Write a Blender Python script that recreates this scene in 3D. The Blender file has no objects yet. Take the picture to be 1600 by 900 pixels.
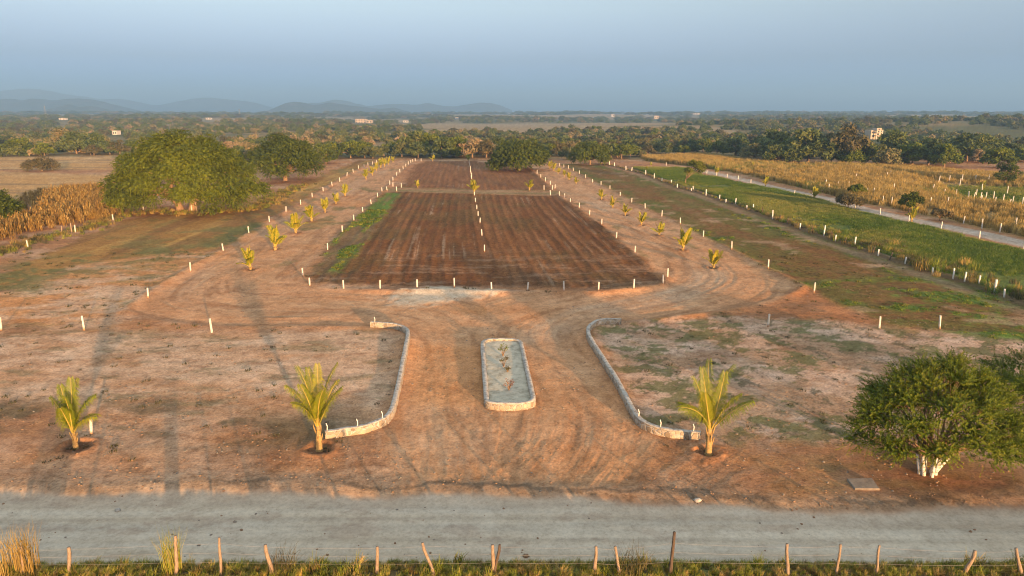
import bpy, math, random
import numpy as np
from mathutils import Vector, Matrix

random.seed(7)
RNG = np.random.default_rng(7)
SC = bpy.context.scene
ROOT = SC.collection
R = math.radians

# ------------------------------------------------------------------ camera
CAM_H = 15.0
PITCH = R(14.3)
FOC = 1067.0                      # focal length in photo pixels (photo is 1600 wide)
SUN_EL, SUN_AZ = 5.2, 153.7       # degrees, azimuth clockwise from +Y
cp, sp = math.cos(PITCH), math.sin(PITCH)


def ray(px, py):
    u, v = (px - 800) / FOC, (450 - py) / FOC
    return np.array([u, cp + v * sp, -sp + v * cp])


def at(px, py, z=0.0):
    """the place on the ground seen at a photo pixel: used to survey the site plan"""
    d = ray(px, py)
    k = (CAM_H - z) / -d[2]
    return (d[0] * k, d[1] * k)


def at_depth(px, py, Y):
    d = ray(px, py)
    k = Y / d[1]
    return (d[0] * k, CAM_H + d[2] * k)      # x, z


def pl(pts):
    return [at(*p) for p in pts]


cam_d = bpy.data.cameras.new('camera')
cam_d.sensor_width = 36.0
cam_d.lens = FOC / 1600 * 36.0
cam_d.clip_start, cam_d.clip_end = 0.5, 40000
cam = bpy.data.objects.new('camera', cam_d)
ROOT.objects.link(cam)
cam.location = (0, 0, CAM_H)
cam.rotation_euler = (math.pi / 2 - PITCH, 0, 0)
SC.camera = cam


# ------------------------------------------------------------------ noise
def _hash(ix, iy, seed):
    h = (ix.astype(np.int64) * 374761393 + iy.astype(np.int64) * 668265263 + seed * 974634777) & 0x7fffffff
    h = ((h ^ (h >> 13)) * 1274126177) & 0x7fffffff
    h = h ^ (h >> 16)
    return (h & 0xffff).astype(np.float32) / 65535.0


def vn(x, y, seed=0):
    ix, iy = np.floor(x), np.floor(y)
    fx, fy = (x - ix).astype(np.float32), (y - iy).astype(np.float32)
    fx = fx * fx * (3 - 2 * fx)
    fy = fy * fy * (3 - 2 * fy)
    a, b = _hash(ix, iy, seed), _hash(ix + 1, iy, seed)
    c, d = _hash(ix, iy + 1, seed), _hash(ix + 1, iy + 1, seed)
    return a + (b - a) * fx + (c - a) * fy + (a - b - c + d) * fx * fy


def fbm(x, y, seed=0, octv=4, gain=0.55):
    s = np.zeros(np.shape(x), np.float32)
    amp, tot = 1.0, 0.0
    c, sn = 0.8, 0.6
    for k in range(octv):
        s += amp * vn(x, y, seed + k * 17)
        tot += amp
        x, y = (x * c - y * sn) * 2.03 + 13.1, (x * sn + y * c) * 2.03 + 7.7
        amp *= gain
    return s / tot


def ss(a, b, v):
    t = np.clip((v - a) / (b - a), 0, 1)
    return t * t * (3 - 2 * t)


def seg_near(x, y, pts):
    """distance, side and arclength to a polyline"""
    best = np.full(x.shape, 1e9, np.float32)
    side = np.zeros(x.shape, np.float32)
    arc = np.zeros(x.shape, np.float32)
    L = 0.0
    for (ax, ay), (bx, by) in zip(pts[:-1], pts[1:]):
        dx, dy = bx - ax, by - ay
        l2 = dx * dx + dy * dy
        t = np.clip(((x - ax) * dx + (y - ay) * dy) / l2, 0, 1)
        ex, ey = x - ax - t * dx, y - ay - t * dy
        d = np.sqrt(ex * ex + ey * ey)
        m = d < best
        best = np.where(m, d, best)
        side = np.where(m, np.sign(dx * ey - dy * ex), side)
        arc = np.where(m, L + t * math.sqrt(l2), arc)
        L += math.sqrt(l2)
    return best, side, arc


def sdf(x, y, pts):
    """signed distance to a polygon, positive inside"""
    d, _, _ = seg_near(x, y, list(pts) + [pts[0]])
    ins = np.zeros(x.shape, bool)
    n = len(pts)
    for i in range(n):
        ax, ay = pts[i]
        bx, by = pts[(i + 1) % n]
        if ay == by:
            continue
        c = (ay > y) != (by > y)
        ins ^= c & (x < (bx - ax) * (y - ay) / (by - ay) + ax)
    return np.where(ins, d, -d)


def catmull(pts, n=6):
    P = [np.array(p, float) for p in pts]
    P = [2 * P[0] - P[1]] + P + [2 * P[-1] - P[-2]]
    out = []
    for i in range(1, len(P) - 2):
        for k in range(n):
            t = k / n
            a, b, c, d = P[i - 1], P[i], P[i + 1], P[i + 2]
            out.append(0.5 * (2 * b + (c - a) * t + (2 * a - 5 * b + 4 * c - d) * t * t + (3 * b - a - 3 * c + d) * t ** 3))
    out.append(P[-2])
    return [tuple(o) for o in out]


# ------------------------------------------------------------------ object helpers
def tag(o, label=None, cat=None, group=None, kind=None):
    if label:
        o['label'] = label
    if cat:
        o['category'] = cat
    if group:
        o['group'] = group
    if kind:
        o['kind'] = kind
    return o


def empty(name, loc, rz=0.0, sc=1.0):
    o = bpy.data.objects.new(name, None)
    ROOT.objects.link(o)
    o.location = loc
    o.rotation_euler = (0, 0, rz)
    o.scale = (sc,) * 3 if np.isscalar(sc) else sc
    o.empty_display_size = 0.2
    return o


def link(name, me, parent=None, loc=None, rz=0.0, sc=1.0):
    o = bpy.data.objects.new(name, me)
    ROOT.objects.link(o)
    if parent is not None:
        o.parent = parent
    if loc is not None:
        o.location = loc
        o.rotation_euler = (0, 0, rz)
        o.scale = (sc,) * 3 if np.isscalar(sc) else sc
    return o


class MB:
    """collects geometry for one mesh"""

    def __init__(self):
        self.v, self.f, self.m, self.c, self.n = [], [], [], [], 0

    def add(self, verts, faces, mat=0, col=0.5):
        verts = np.asarray(verts, float)
        self.v.append(verts)
        self.f += [tuple(i + self.n for i in f) for f in faces]
        self.m += [mat] * len(faces)
        self.c.append(np.full(len(verts), col))
        self.n += len(verts)

    def tube(self, path, radii, seg=8, mat=0, cap=True, wob=0.0, col=0.5):
        P = [np.array(p, float) for p in path]
        V, F = [], []
        ref = np.array([0.31, 0.95, 0.05])
        for i, p in enumerate(P):
            t = P[min(i + 1, len(P) - 1)] - P[max(i - 1, 0)]
            t /= np.linalg.norm(t) + 1e-9
            a = np.cross(t, ref)
            if np.linalg.norm(a) < 0.2:
                a = np.cross(t, np.array([1.0, 0, 0]))
            a /= np.linalg.norm(a)
            b = np.cross(t, a)
            for k in range(seg):
                th = 2 * math.pi * k / seg
                r = radii[i] * (1 + wob * (random.random() - 0.5))
                V.append(p + r * (math.cos(th) * a + math.sin(th) * b))
        for i in range(len(P) - 1):
            for k in range(seg):
                k2 = (k + 1) % seg
                F.append((i * seg + k, i * seg + k2, (i + 1) * seg + k2, (i + 1) * seg + k))
        if cap:
            F.append(tuple(range((len(P) - 1) * seg, len(P) * seg)))
            F.append(tuple(range(seg - 1, -1, -1)))
        self.add(V, F, mat, col)

    def box(self, c, s, mat=0, rz=0.0, taper=1.0, col=0.5):
        V = []
        for z in (-1, 1):
            k = taper if z > 0 else 1
            for a, b in ((-1, -1), (1, -1), (1, 1), (-1, 1)):
                x, y = a * s[0] / 2 * k, b * s[1] / 2 * k
                V.append((c[0] + x * math.cos(rz) - y * math.sin(rz), c[1] + x * math.sin(rz) + y * math.cos(rz), c[2] + z * s[2] / 2))
        self.add(V, [(3, 2, 1, 0), (4, 5, 6, 7), (0, 1, 5, 4), (1, 2, 6, 5), (2, 3, 7, 6), (3, 0, 4, 7)], mat, col)

    def mesh(self, name, mats, smooth=True):
        me = bpy.data.meshes.new(name)
        V = np.concatenate(self.v)
        me.from_pydata(V.tolist(), [], self.f)
        for m in mats:
            me.materials.append(m)
        me.polygons.foreach_set('material_index', self.m)
        me.polygons.foreach_set('use_smooth', [smooth] * len(self.f))
        a = me.attributes.new('tone', 'FLOAT', 'POINT')
        a.data.foreach_set('value', np.concatenate(self.c).astype(np.float32))
        me.update()
        return me


def quads_mesh(name, V, mats, tone=None, tri=False, mat_idx=None, smooth=False):
    """V: n x (4|3) x 3 array of separate faces"""
    n, k = V.shape[0], V.shape[1]
    me = bpy.data.meshes.new(name)
    me.vertices.add(n * k)
    me.vertices.foreach_set('co', V.astype(np.float32).ravel())
    me.loops.add(n * k)
    me.loops.foreach_set('vertex_index', np.arange(n * k, dtype=np.int32))
    me.polygons.add(n)
    me.polygons.foreach_set('loop_start', np.arange(0, n * k, k, dtype=np.int32))
    me.polygons.foreach_set('loop_total', np.full(n, k, np.int32))
    for m in mats:
        me.materials.append(m)
    if mat_idx is not None:
        me.polygons.foreach_set('material_index', mat_idx.astype(np.int32))
    if tone is not None:
        a = me.attributes.new('tone', 'FLOAT', 'POINT')
        a.data.foreach_set('value', np.repeat(tone, k).astype(np.float32))
    me.update(calc_edges=True)
    me.validate()
    return me


def scatter(name, pts, rz, scl, idx, protos, label, cat, tilt=0.0):
    """ground cover nobody could count: one object whose clumps are set out by geometry nodes"""
    col = bpy.data.collections.new(name + '_sources')
    for i, me in enumerate(protos):
        o = bpy.data.objects.new('%s_source_%02d' % (name, i), me)
        col.objects.link(o)
    me = bpy.data.meshes.new(name)
    n = len(pts)
    me.vertices.add(n)
    me.vertices.foreach_set('co', np.asarray(pts, np.float32).ravel())
    rot = np.zeros((n, 3), np.float32)
    rot[:, 2] = rz
    if tilt:
        rot[:, :2] = RNG.normal(0, tilt, (n, 2))
    a = me.attributes.new('rot', 'FLOAT_VECTOR', 'POINT')
    a.data.foreach_set('vector', rot.ravel())
    sv = np.asarray(scl, np.float32)
    if sv.ndim == 1:
        sv = np.repeat(sv[:, None], 3, 1)
    a = me.attributes.new('scl', 'FLOAT_VECTOR', 'POINT')
    a.data.foreach_set('vector', sv.ravel())
    a = me.attributes.new('idx', 'INT', 'POINT')
    a.data.foreach_set('value', np.asarray(idx, np.int32))
    ng = bpy.data.node_groups.new(name + '_layout', 'GeometryNodeTree')
    ng.interface.new_socket('Geometry', in_out='INPUT', socket_type='NodeSocketGeometry')
    ng.interface.new_socket('Geometry', in_out='OUTPUT', socket_type='NodeSocketGeometry')
    N = ng.nodes
    gi, go = N.new('NodeGroupInput'), N.new('NodeGroupOutput')
    ci = N.new('GeometryNodeCollectionInfo')
    ci.inputs['Collection'].default_value = col
    ci.inputs['Separate Children'].default_value = True
    ci.inputs['Reset Children'].default_value = True
    ip = N.new('GeometryNodeInstanceOnPoints')
    ip.inputs['Pick Instance'].default_value = True

    def na(nm, ty):
        q = N.new('GeometryNodeInputNamedAttribute')
        q.data_type = ty
        q.inputs['Name'].default_value = nm
        return q
    L = ng.links
    L.new(gi.outputs[0], ip.inputs['Points'])
    L.new(ci.outputs[0], ip.inputs['Instance'])
    L.new(na('rot', 'FLOAT_VECTOR').outputs[0], ip.inputs['Rotation'])
    L.new(na('scl', 'FLOAT_VECTOR').outputs[0], ip.inputs['Scale'])
    L.new(na('idx', 'INT').outputs[0], ip.inputs['Instance Index'])
    L.new(ip.outputs[0], go.inputs[0])
    o = link(name, me)
    md = o.modifiers.new('layout', 'NODES')
    md.node_group = ng
    tag(o, label, cat, kind='stuff')
    return o


# ------------------------------------------------------------------ materials
def new_mat(name):
    m = bpy.data.materials.new(name)
    m.use_nodes = True
    nt = m.node_tree
    b = nt.nodes['Principled BSDF']
    return m, nt, nt.nodes, nt.links, b


def node(nt, ty, **kw):
    n = nt.nodes.new(ty)
    for k, v in kw.items():
        if k in n.bl_rna.properties.keys():
            setattr(n, k, v)
        else:
            n.inputs[k].default_value = v
    return n


def ramp(nt, fac, stops):
    r = nt.nodes.new('ShaderNodeValToRGB')
    e = r.color_ramp.elements
    e[0].position, e[0].color = stops[0][0], (*stops[0][1], 1)
    e[1].position, e[1].color = stops[-1][0], (*stops[-1][1], 1)
    for p, c in stops[1:-1]:
        q = e.new(p)
        q.color = (*c, 1)
    nt.links.new(fac, r.inputs[0])
    return r.outputs[0]


def noise(nt, vec, scale, detail=4, rough=0.6):
    n = nt.nodes.new('ShaderNodeTexNoise')
    n.inputs['Scale'].default_value = scale
    n.inputs['Detail'].default_value = detail
    n.inputs['Roughness'].default_value = rough
    if vec is not None:
        nt.links.new(vec, n.inputs['Vector'])
    return n.outputs[0]


def math_n(nt, op, a, b):
    n = nt.nodes.new('ShaderNodeMath')
    n.operation = op
    for i, q in enumerate((a, b)):
        if isinstance(q, (int, float)):
            n.inputs[i].default_value = q
        else:
            nt.links.new(q, n.inputs[i])
    return n.outputs[0]


def leaf_mat(name, stops, trans=0.35, vary=0.25, rough=0.6):
    """leaves: tone attribute per clump, random tint per plant, some light let through"""
    m, nt, N, L, b = new_mat(name)
    at_ = node(nt, 'ShaderNodeAttribute', attribute_name='tone')
    oi = nt.nodes.new('ShaderNodeObjectInfo')
    f = math_n(nt, 'ADD', at_.outputs['Fac'], math_n(nt, 'MULTIPLY', math_n(nt, 'SUBTRACT', oi.outputs['Random'], 0.5), vary))
    c = ramp(nt, f, stops)
    L.new(c, b.inputs['Base Color'])
    b.inputs['Roughness'].default_value = rough
    b.inputs['Specular IOR Level'].default_value = 0.25
    t = nt.nodes.new('ShaderNodeBsdfTranslucent')
    L.new(c, t.inputs['Color'])
    mx = nt.nodes.new('ShaderNodeMixShader')
    mx.inputs[0].default_value = trans
    L.new(b.outputs[0], mx.inputs[1])
    L.new(t.outputs[0], mx.inputs[2])
    L.new(mx.outputs[0], N['Material Output'].inputs['Surface'])
    return m


def plain_mat(name, stops, scale=6.0, rough=0.85, bump=0.3, stretch=None, detail=5):
    m, nt, N, L, b = new_mat(name)
    tc = nt.nodes.new('ShaderNodeTexCoord')
    vec = tc.outputs['Object']
    if stretch:
        mp = nt.nodes.new('ShaderNodeMapping')
        mp.inputs['Scale'].default_value = stretch
        L.new(vec, mp.inputs['Vector'])
        vec = mp.outputs[0]
    nz = noise(nt, vec, scale, detail, 0.65)
    L.new(ramp(nt, nz, stops), b.inputs['Base Color'])
    b.inputs['Roughness'].default_value = rough
    b.inputs['Specular IOR Level'].default_value = 0.2
    if bump:
        bp = nt.nodes.new('ShaderNodeBump')
        bp.inputs['Strength'].default_value = bump
        bp.inputs['Distance'].default_value = 0.05
        L.new(nz, bp.inputs['Height'])
        L.new(bp.outputs[0], b.inputs['Normal'])
    return m
# ------------------------------------------------------------------ site plan (surveyed from the photo)
TRACK = pl([(640, 768), (598, 690), (612, 655), (628, 600), (641, 530), (632, 516), (580, 511), (420, 511), (300, 508), (225, 498), (203, 487),
            (232, 463), (298, 423), (349, 392), (421, 347), (488, 308), (542, 275), (588, 252), (650, 250), (618, 276), (592, 306), (566, 332),
            (533, 364), (508, 392), (470, 432), (484, 449), (594, 456), (768, 460), (935, 459), (1037, 450), (1046, 436), (993, 397), (940, 353),
            (905, 327), (868, 300), (839, 273), (818, 254), (872, 258), (905, 273), (953, 296), (1008, 326), (1063, 351), (1143, 394), (1200, 423),
            (1250, 448), (1215, 470), (1130, 486), (1010, 500), (930, 508), (918, 522), (950, 580), (992, 660), (1030, 688), (1000, 768)])
CENTRE_A = catmull(pl([(700, 790), (690, 690), (686, 620), (694, 560), (672, 515), (580, 490), (400, 487), (285, 478), (272, 455), (350, 404), (440, 354),
                       (520, 309), (600, 264), (628, 250)]), 4)
CENTRE_B = catmull(pl([(790, 790), (870, 690), (872, 620), (850, 560), (850, 515), (910, 488), (1010, 470), (1090, 447), (1108, 424), (1065, 394), (992, 354),
                       (930, 315), (880, 285), (842, 260)]), 4)
PLOT = pl([(482, 442), (512, 388), (545, 352), (597, 303), (622, 299), (745, 303), (872, 306), (892, 318), (940, 353), (993, 397), (1038, 446), (935, 450), (768, 449), (594, 445)])
PLOT_UP = pl([(628, 292), (648, 258), (663, 252), (735, 251), (828, 262), (850, 284), (862, 296), (745, 297)])
STRIP = pl([(484, 428), (512, 390), (545, 355), (580, 320), (602, 302), (626, 301), (600, 335), (580, 365), (545, 405), (530, 425)])
ROAD_N = pl([(-500, 888), (0, 884), (400, 880), (800, 879), (1200, 879), (1600, 882), (2200, 890)])
ROAD_F = pl([(-500, 764), (0, 766), (150, 771), (300, 765), (420, 766), (600, 773), (760, 770), (900, 775), (1060, 782), (1200, 792), (1350, 795), (1600, 792), (2200, 792)])
LOT_L = pl([(-500, 519), (0, 517), (331, 518), (580, 514), (634, 524), (622, 600), (606, 655), (560, 674), (400, 655), (200, 640), (0, 630), (-500, 640)])
LOT_ML = pl([(-600, 512), (0, 512), (140, 512), (205, 487), (232, 462), (298, 422), (349, 393), (330, 392), (240, 400), (130, 415), (0, 458), (-600, 520)])
MOWN = pl([(-600, 470), (0, 425), (60, 395), (180, 348), (250, 332), (420, 305), (560, 250), (590, 250), (542, 274), (488, 307), (421, 345), (349, 391), (240, 402), (130, 414), (0, 455)])
STUB_A = pl([(-700, 268), (0, 268), (176, 274), (190, 300), (140, 312), (60, 318), (0, 330), (-700, 340)])
STUB_B = pl([(-700, 244), (0, 246), (180, 243), (180, 265), (0, 266), (-700, 266)])
LOT_R = pl([(935, 506), (1010, 500), (1140, 494), (1300, 500), (1400, 512), (1600, 530), (2200, 560), (2200, 690), (1600, 700), (1300, 690), (1180, 690), (1060, 682), (1000, 662), (960, 592), (925, 530)])
RED_R = pl([(1000, 502), (1130, 488), (1215, 470), (1260, 450), (1300, 474), (1385, 508), (1240, 508), (1100, 506)])
FIELD_R = pl([(872, 256), (940, 258), (1009, 276), (1080, 300), (1205, 344), (1305, 379), (1400, 412), (1529, 450), (1600, 474), (2000, 560), (2200, 640), (1600, 560), (1468, 516), (1385, 508),
              (1300, 474), (1272, 457), (1200, 421), (1143, 392), (1099, 369), (1034, 337), (969, 305), (905, 271)])
FENCE_R = pl([(940, 256), (960, 260), (1009, 273), (1058, 292), (1103, 305), (1207, 342), (1305, 377), (1414, 412), (1507, 441), (1569, 464), (1640, 488), (2000, 600)])
GREEN = pl([(985, 262), (1060, 262), (1095, 272), (1200, 294), (1330, 322), (1470, 358), (1600, 394), (2100, 510), (2100, 600), (1640, 484), (1569, 460), (1507, 437), (1414, 408), (1305, 373), (1207, 338), (1103, 301), (1058, 288), (1009, 269)])
PATH_C = catmull(pl([(1080, 264), (1110, 270), (1160, 281), (1200, 291), (1245, 301), (1290, 311), (1345, 326), (1400, 339), (1470, 353), (1540, 367), (1600, 382), (1800, 430), (2200, 520)]), 4)
TALL = pl([(1000, 247), (1100, 243), (1230, 258), (1400, 262), (1600, 276), (1900, 300), (1900, 440), (1600, 372), (1470, 342), (1350, 318), (1250, 294), (1160, 273), (1095, 262), (1010, 252)])
MEADOW = pl([(1480, 288), (1600, 296), (1900, 318), (1900, 330), (1600, 324), (1500, 308)])
CORN = pl([(-500, 320), (0, 350), (35, 308), (100, 300), (176, 296), (205, 312), (200, 332), (125, 358), (60, 372), (0, 392), (-500, 430)])
PALE_HEAP = pl([(598, 466), (650, 452), (710, 448), (770, 458), (740, 466), (690, 470), (640, 478)])
DIRA = math.atan2(-77, 1101)            # the plots run slightly to one side of straight ahead


def far_height(x, y):
    d = np.hypot(x, y)
    rise = 15.0 * ss(500, 3200, d) + 8.0 * ss(3000, 9000, d)
    roll = (fbm(x * 0.0035 + 3, y * 0.0035, 91, 3) - 0.5) * 14.0 * ss(330, 900, d)
    ridge = 9.0 * np.exp(-((x - 420) / 330.0) ** 2 - ((y - 640) / 130.0) ** 2) + 5 * np.exp(-((x + 380) / 200.0) ** 2 - ((y - 900) / 120.0) ** 2)
    return rise + roll * (0.35 + 0.65 * ss(500, 1500, d)) + ridge


def lerp(a, b, t):
    t = np.asarray(t)[..., None]
    return a + (np.asarray(b, np.float32) - a) * t


PALM_PITS = []                          # filled before painting: (x, y, radius)


def survey(x, y):
    """height, land-cover colour, roughness of relief and zone of the ground"""
    x = np.asarray(x, np.float64)
    y = np.asarray(y, np.float64)
    d = np.hypot(x, y)
    n1 = fbm(x * 0.09, y * 0.09, 1, 4)
    n2 = fbm(x * 0.5, y * 0.5, 2, 4)
    n3 = fbm(x * 1.9, y * 1.9, 3, 3)
    ca, sa = math.cos(DIRA), math.sin(DIRA)
    uu, vv = x * ca - y * sa, x * sa + y * ca      # across / along the plots
    wx, wy = x + (n1 - 0.5) * 5, y + (n1 - 0.5) * 3
    edge = (n2 - 0.5) * 1.6 + (n3 - 0.5) * 0.7

    brown = np.array([0.355, 0.182, 0.094])
    orange = np.array([0.50, 0.24, 0.098])
    crust = np.array([0.52, 0.345, 0.225])
    pale = np.array([0.52, 0.43, 0.32])
    grey = np.array([0.33, 0.27, 0.21])
    gdark = np.array([0.075, 0.085, 0.028])
    gmid = np.array([0.11, 0.15, 0.03])
    gbright = np.array([0.13, 0.215, 0.035])
    dry = np.array([0.30, 0.20, 0.085])
    soil = np.array([0.185, 0.078, 0.028])

    col = np.zeros(x.shape + (3,), np.float32) + brown
    rough = np.full(x.shape, 0.42, np.float32)
    zone = np.zeros(x.shape, np.int32)
    h = np.zeros(x.shape, np.float32)

    # ---- apron and everything near: brown soil with scraped pale and orange patches
    scr = fbm(x * 0.28, y * 0.5, 5, 6, 0.65)
    scr2 = fbm(x * 0.9, y * 1.3, 6, 5, 0.65)
    col = lerp(col, orange, ss(0.42, 0.66, scr) * 0.55)
    col = lerp(col, crust, ss(0.5, 0.72, fbm(x * 0.12 + 9, y * 0.2, 8, 4)) * 0.6)
    col = lerp(col, brown * 0.62, ss(0.55, 0.75, scr2) * 0.6)

    # ---- countryside beyond: dry scrub floor with straw-coloured clearings
    far = ss(225, 260, y + (n1 - 0.5) * 30)
    cf = np.zeros_like(col) + np.array([0.24, 0.17, 0.075])
    cf = lerp(cf, gdark, ss(0.4, 0.65, fbm(x * 0.02, y * 0.012, 21, 4)) * 0.8)
    cf = lerp(cf, np.array([0.36, 0.245, 0.13]), ss(0.53, 0.60, fbm(x * 0.004 + 2, y * 0.0022, 22, 3)) * 0.9)
    col = lerp(col, cf, far)

    # ---- left of the estate
    left = ss(0, 1, sdf(x, y, MOWN) + edge * 2)
    mw = fbm(uu * 0.55, vv * 0.035, 31, 4)
    cm = np.zeros_like(col) + np.array([0.33, 0.175, 0.055])
    cm = lerp(cm, np.array([0.42, 0.25, 0.08]), ss(0.5, 0.75, mw))
    cm = lerp(cm, np.array([0.22, 0.112, 0.045]), ss(0.48, 0.62, fbm(uu * 0.3 + 4, vv * 0.02, 32, 4)) * 0.75)
    cm = lerp(cm, np.array([0.155, 0.15, 0.055]), ss(0.52, 0.70, fbm(x * 0.2, y * 0.2, 33, 6, 0.68)) * 0.6)
    col = lerp(col, cm, left)
    s = sdf(x, y, LOT_ML)
    m = ss(-1.5, 1.5, s + edge * 1.8)
    cl = np.zeros_like(col) + orange * 1.03
    cl = lerp(cl, crust * 1.08, ss(0.40, 0.62, fbm(x * 0.17, y * 0.33, 35, 6, 0.65) - 0.13 * ss(-36, -24, x)) * 0.9)
    cl = lerp(cl, brown * 0.8, ss(0.62, 0.74, fbm(x * 0.35, y * 1.6, 36, 6, 0.68)) * 0.7)
    gl = ss(0.50, 0.66, fbm(x * 0.25, y * 0.34, 37, 6, 0.7)) * ss(13, 2, s) * ss(-14, -30, x)
    cl = lerp(cl, np.array([0.13, 0.135, 0.05]), gl * 0.65)
    col = lerp(col, cl, m)
    # grassy margin between the mown field and the scraped lot
    g, _, _ = seg_near(x, y, pl([(-300, 480), (0, 445), (90, 412), (180, 402), (280, 397), (345, 388), (400, 355)]))
    col = lerp(col, np.array([0.13, 0.135, 0.048]), ss(8.0, 1.0, g) * ss(0.44, 0.6, fbm(x * 0.25 + 4, y * 0.3, 38, 6, 0.7)) * 0.8)
    for q, poly in enumerate((STUB_A, STUB_B)):
        s = sdf(x, y, poly)
        m = ss(-2, 2, s + edge * 3)
        cs = np.zeros_like(col) + np.array([0.48, 0.285, 0.115])
        rows = fbm(x * 0.010 + y * 0.004, y * 0.30 + x * 0.012, 41 + q, 3) + 0.13 * np.sin(y * 0.9 + x * 0.03 + n1 * 2)
        cs = lerp(cs, np.array([0.29, 0.19, 0.10]), ss(0.48, 0.66, rows) * 0.85)
        cs = lerp(cs, np.array([0.56, 0.38, 0.20]), ss(0.5, 0.75, n1) * 0.5)
        col = lerp(col, cs, m)
        zone = np.where(s > 0, 6, zone)
        rough = np.where(s > 0, 0.7, rough)

    # ---- left front lot
    s = sdf(x, y, LOT_L)
    m = ss(-1.6, 1.6, s + edge * 1.5)
    cl = np.zeros_like(col) + crust
    cl = lerp(cl, np.array([0.40, 0.205, 0.095]), ss(0.46, 0.64, fbm(x * 0.2, y * 0.42, 45, 6, 0.65)) * 0.6)
    cl = lerp(cl, np.array([0.20, 0.165, 0.09]), ss(0.52, 0.68, fbm(x * 0.3, y * 0.8, 46, 6, 0.68)) * 0.65)
    cl = lerp(cl, brown * 0.7, ss(0.6, 0.72, fbm(x * 0.5 + y * 0.1, y * 1.5, 47, 6, 0.68)) * 0.5)
    col = lerp(col, cl, m)
    # dry weedy strip at its near side
    g, _, _ = seg_near(x, y, pl([(-300, 655), (0, 650), (200, 655), (400, 672), (500, 672)]))
    w = ss(3.2, 0.5, g) * ss(0.40, 0.58, fbm(x * 0.3, y * 0.5, 48, 5))
    col = lerp(col, np.array([0.105, 0.085, 0.045]), w * 0.75)

    # ---- right lots
    s = sdf(x, y, FIELD_R)
    m = ss(-0.8, 0.8, s + edge)
    cr = np.zeros_like(col) + np.array([0.19, 0.096, 0.036])
    cr = lerp(cr, np.array([0.23, 0.13, 0.06]), ss(0.5, 0.7, fbm(uu * 0.9, vv * 0.05, 51, 4)) * 0.7)
    gn = fbm(uu * 0.2, vv * 0.07, 52, 6, 0.68)
    edge_g = ss(6, 0.5, s) * ss(0.38, 0.55, n2)
    cr = lerp(cr, gmid * 0.85, np.clip(ss(0.48, 0.66, gn) * 0.6 + edge_g * 0.6, 0, 0.9))
    mott = fbm(x * 0.9 + 7, y * 0.8, 60, 5, 0.75)
    cr = lerp(cr, np.array([0.145, 0.105, 0.030]), ss(0.46, 0.60, mott) * 0.7)
    near_g = ss(0.44, 0.62, fbm(x * 0.25, y * 0.4, 53, 6, 0.68)) * ss(70, 55, y) * ss(22, 34, x)
    cr = lerp(cr, gbright * 0.9, near_g * 0.9)
    cr = lerp(cr, crust * 0.85, ss(0.66, 0.74, fbm(x * 0.25, y * 0.35, 54, 3)) * 0.5)
    col = lerp(col, cr, m)
    rough = rough + m * 0.3
    s = sdf(x, y, RED_R)
    m = ss(-1.0, 1.0, s + edge * 1.3)
    cr = np.zeros_like(col) + np.array([0.40, 0.175, 0.075])
    cr = lerp(cr, np.array([0.17, 0.10, 0.055]), ss(0.45, 0.66, fbm(x * 0.3, y * 0.6, 55, 6, 0.68)) * 0.6)
    col = lerp(col, cr, m)
    s = sdf(x, y, LOT_R)
    m = ss(-1.0, 1.0, s + edge * 1.5)
    cr = np.zeros_like(col) + np.array([0.37, 0.235, 0.145])
    cr = lerp(cr, crust * np.array([1.0, 1.04, 1.15]), ss(0.42, 0.58, fbm(x * 0.25, y * 0.42, 56, 6, 0.65)) * 0.85)
    cr = lerp(cr, brown * 0.75, ss(0.55, 0.7, fbm(x * 0.5, y * 0.8, 57, 6, 0.68)) * 0.5)
    cr = lerp(cr, np.array([0.13, 0.105, 0.06]), ss(0.62, 0.68, fbm(x * 1.3, y * 1.1, 50, 5, 0.7)) * 0.75)
    gz = ss(50, 30, np.hypot((x - 16), (y - 38)) * 2.2) * 0.14 + ss(20, 40, x) * 0.13
    gr = ss(0.60, 0.70, fbm(x * 0.55, y * 0.75, 58, 6, 0.7) + gz * 0.8 - 0.015) * ss(24, 31, y)
    cr = lerp(cr, np.array([0.125, 0.125, 0.045]), gr * 0.8)
    cr = lerp(cr, gbright * 0.8, ss(0.50, 0.66, fbm(x * 0.3, y * 0.45, 59, 6, 0.65)) * ss(30, 42, x) * ss(30, 36, y) * 0.8)
    col = lerp(col, cr, m)

    # ---- dry ground by the shrub tree and along the road's far edge
    g = np.hypot((x - 17) / 9.0, (y - 26.5) / 3.0)
    col = lerp(col, np.array([0.27, 0.165, 0.07]), ss(1.1, 0.3, g) * ss(0.35, 0.6, fbm(x * 0.8, y * 1.4, 61, 4)) * 0.7)

    # ---- dirt track
    st = sdf(x, y, TRACK)
    m = ss(-0.7, 0.9, st + edge * 0.8)
    da, sda, aa = seg_near(x, y, CENTRE_A)
    db, sdb, ab = seg_near(x, y, CENTRE_B)
    pickb = db < da
    dd = np.where(pickb, db * sdb, da * sda)
    aa = np.where(pickb, ab + 500, aa)
    ct = np.zeros_like(col) + np.array([0.51, 0.275, 0.142])
    ct = lerp(ct, np.array([0.46, 0.275, 0.15]), ss(0.46, 0.66, fbm(dd * 0.55 + n1 * 2, aa * 0.06, 63, 5)) * 0.6)
    ct = lerp(ct, np.array([0.27, 0.135, 0.066]), ss(0.52, 0.7, fbm(dd * 1.1 + n1 * 3, aa * 0.12, 64, 5)) * 0.6)
    lane = np.exp(-((np.abs(dd) - 0.9) / 1.1) ** 2)
    ct = lerp(ct, np.array([0.46, 0.32, 0.21]), lane * ss(0.35, 0.6, fbm(dd * 0.3, aa * 0.03, 65, 3)) * np.where(pickb, 0.7, 0.45))
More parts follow.
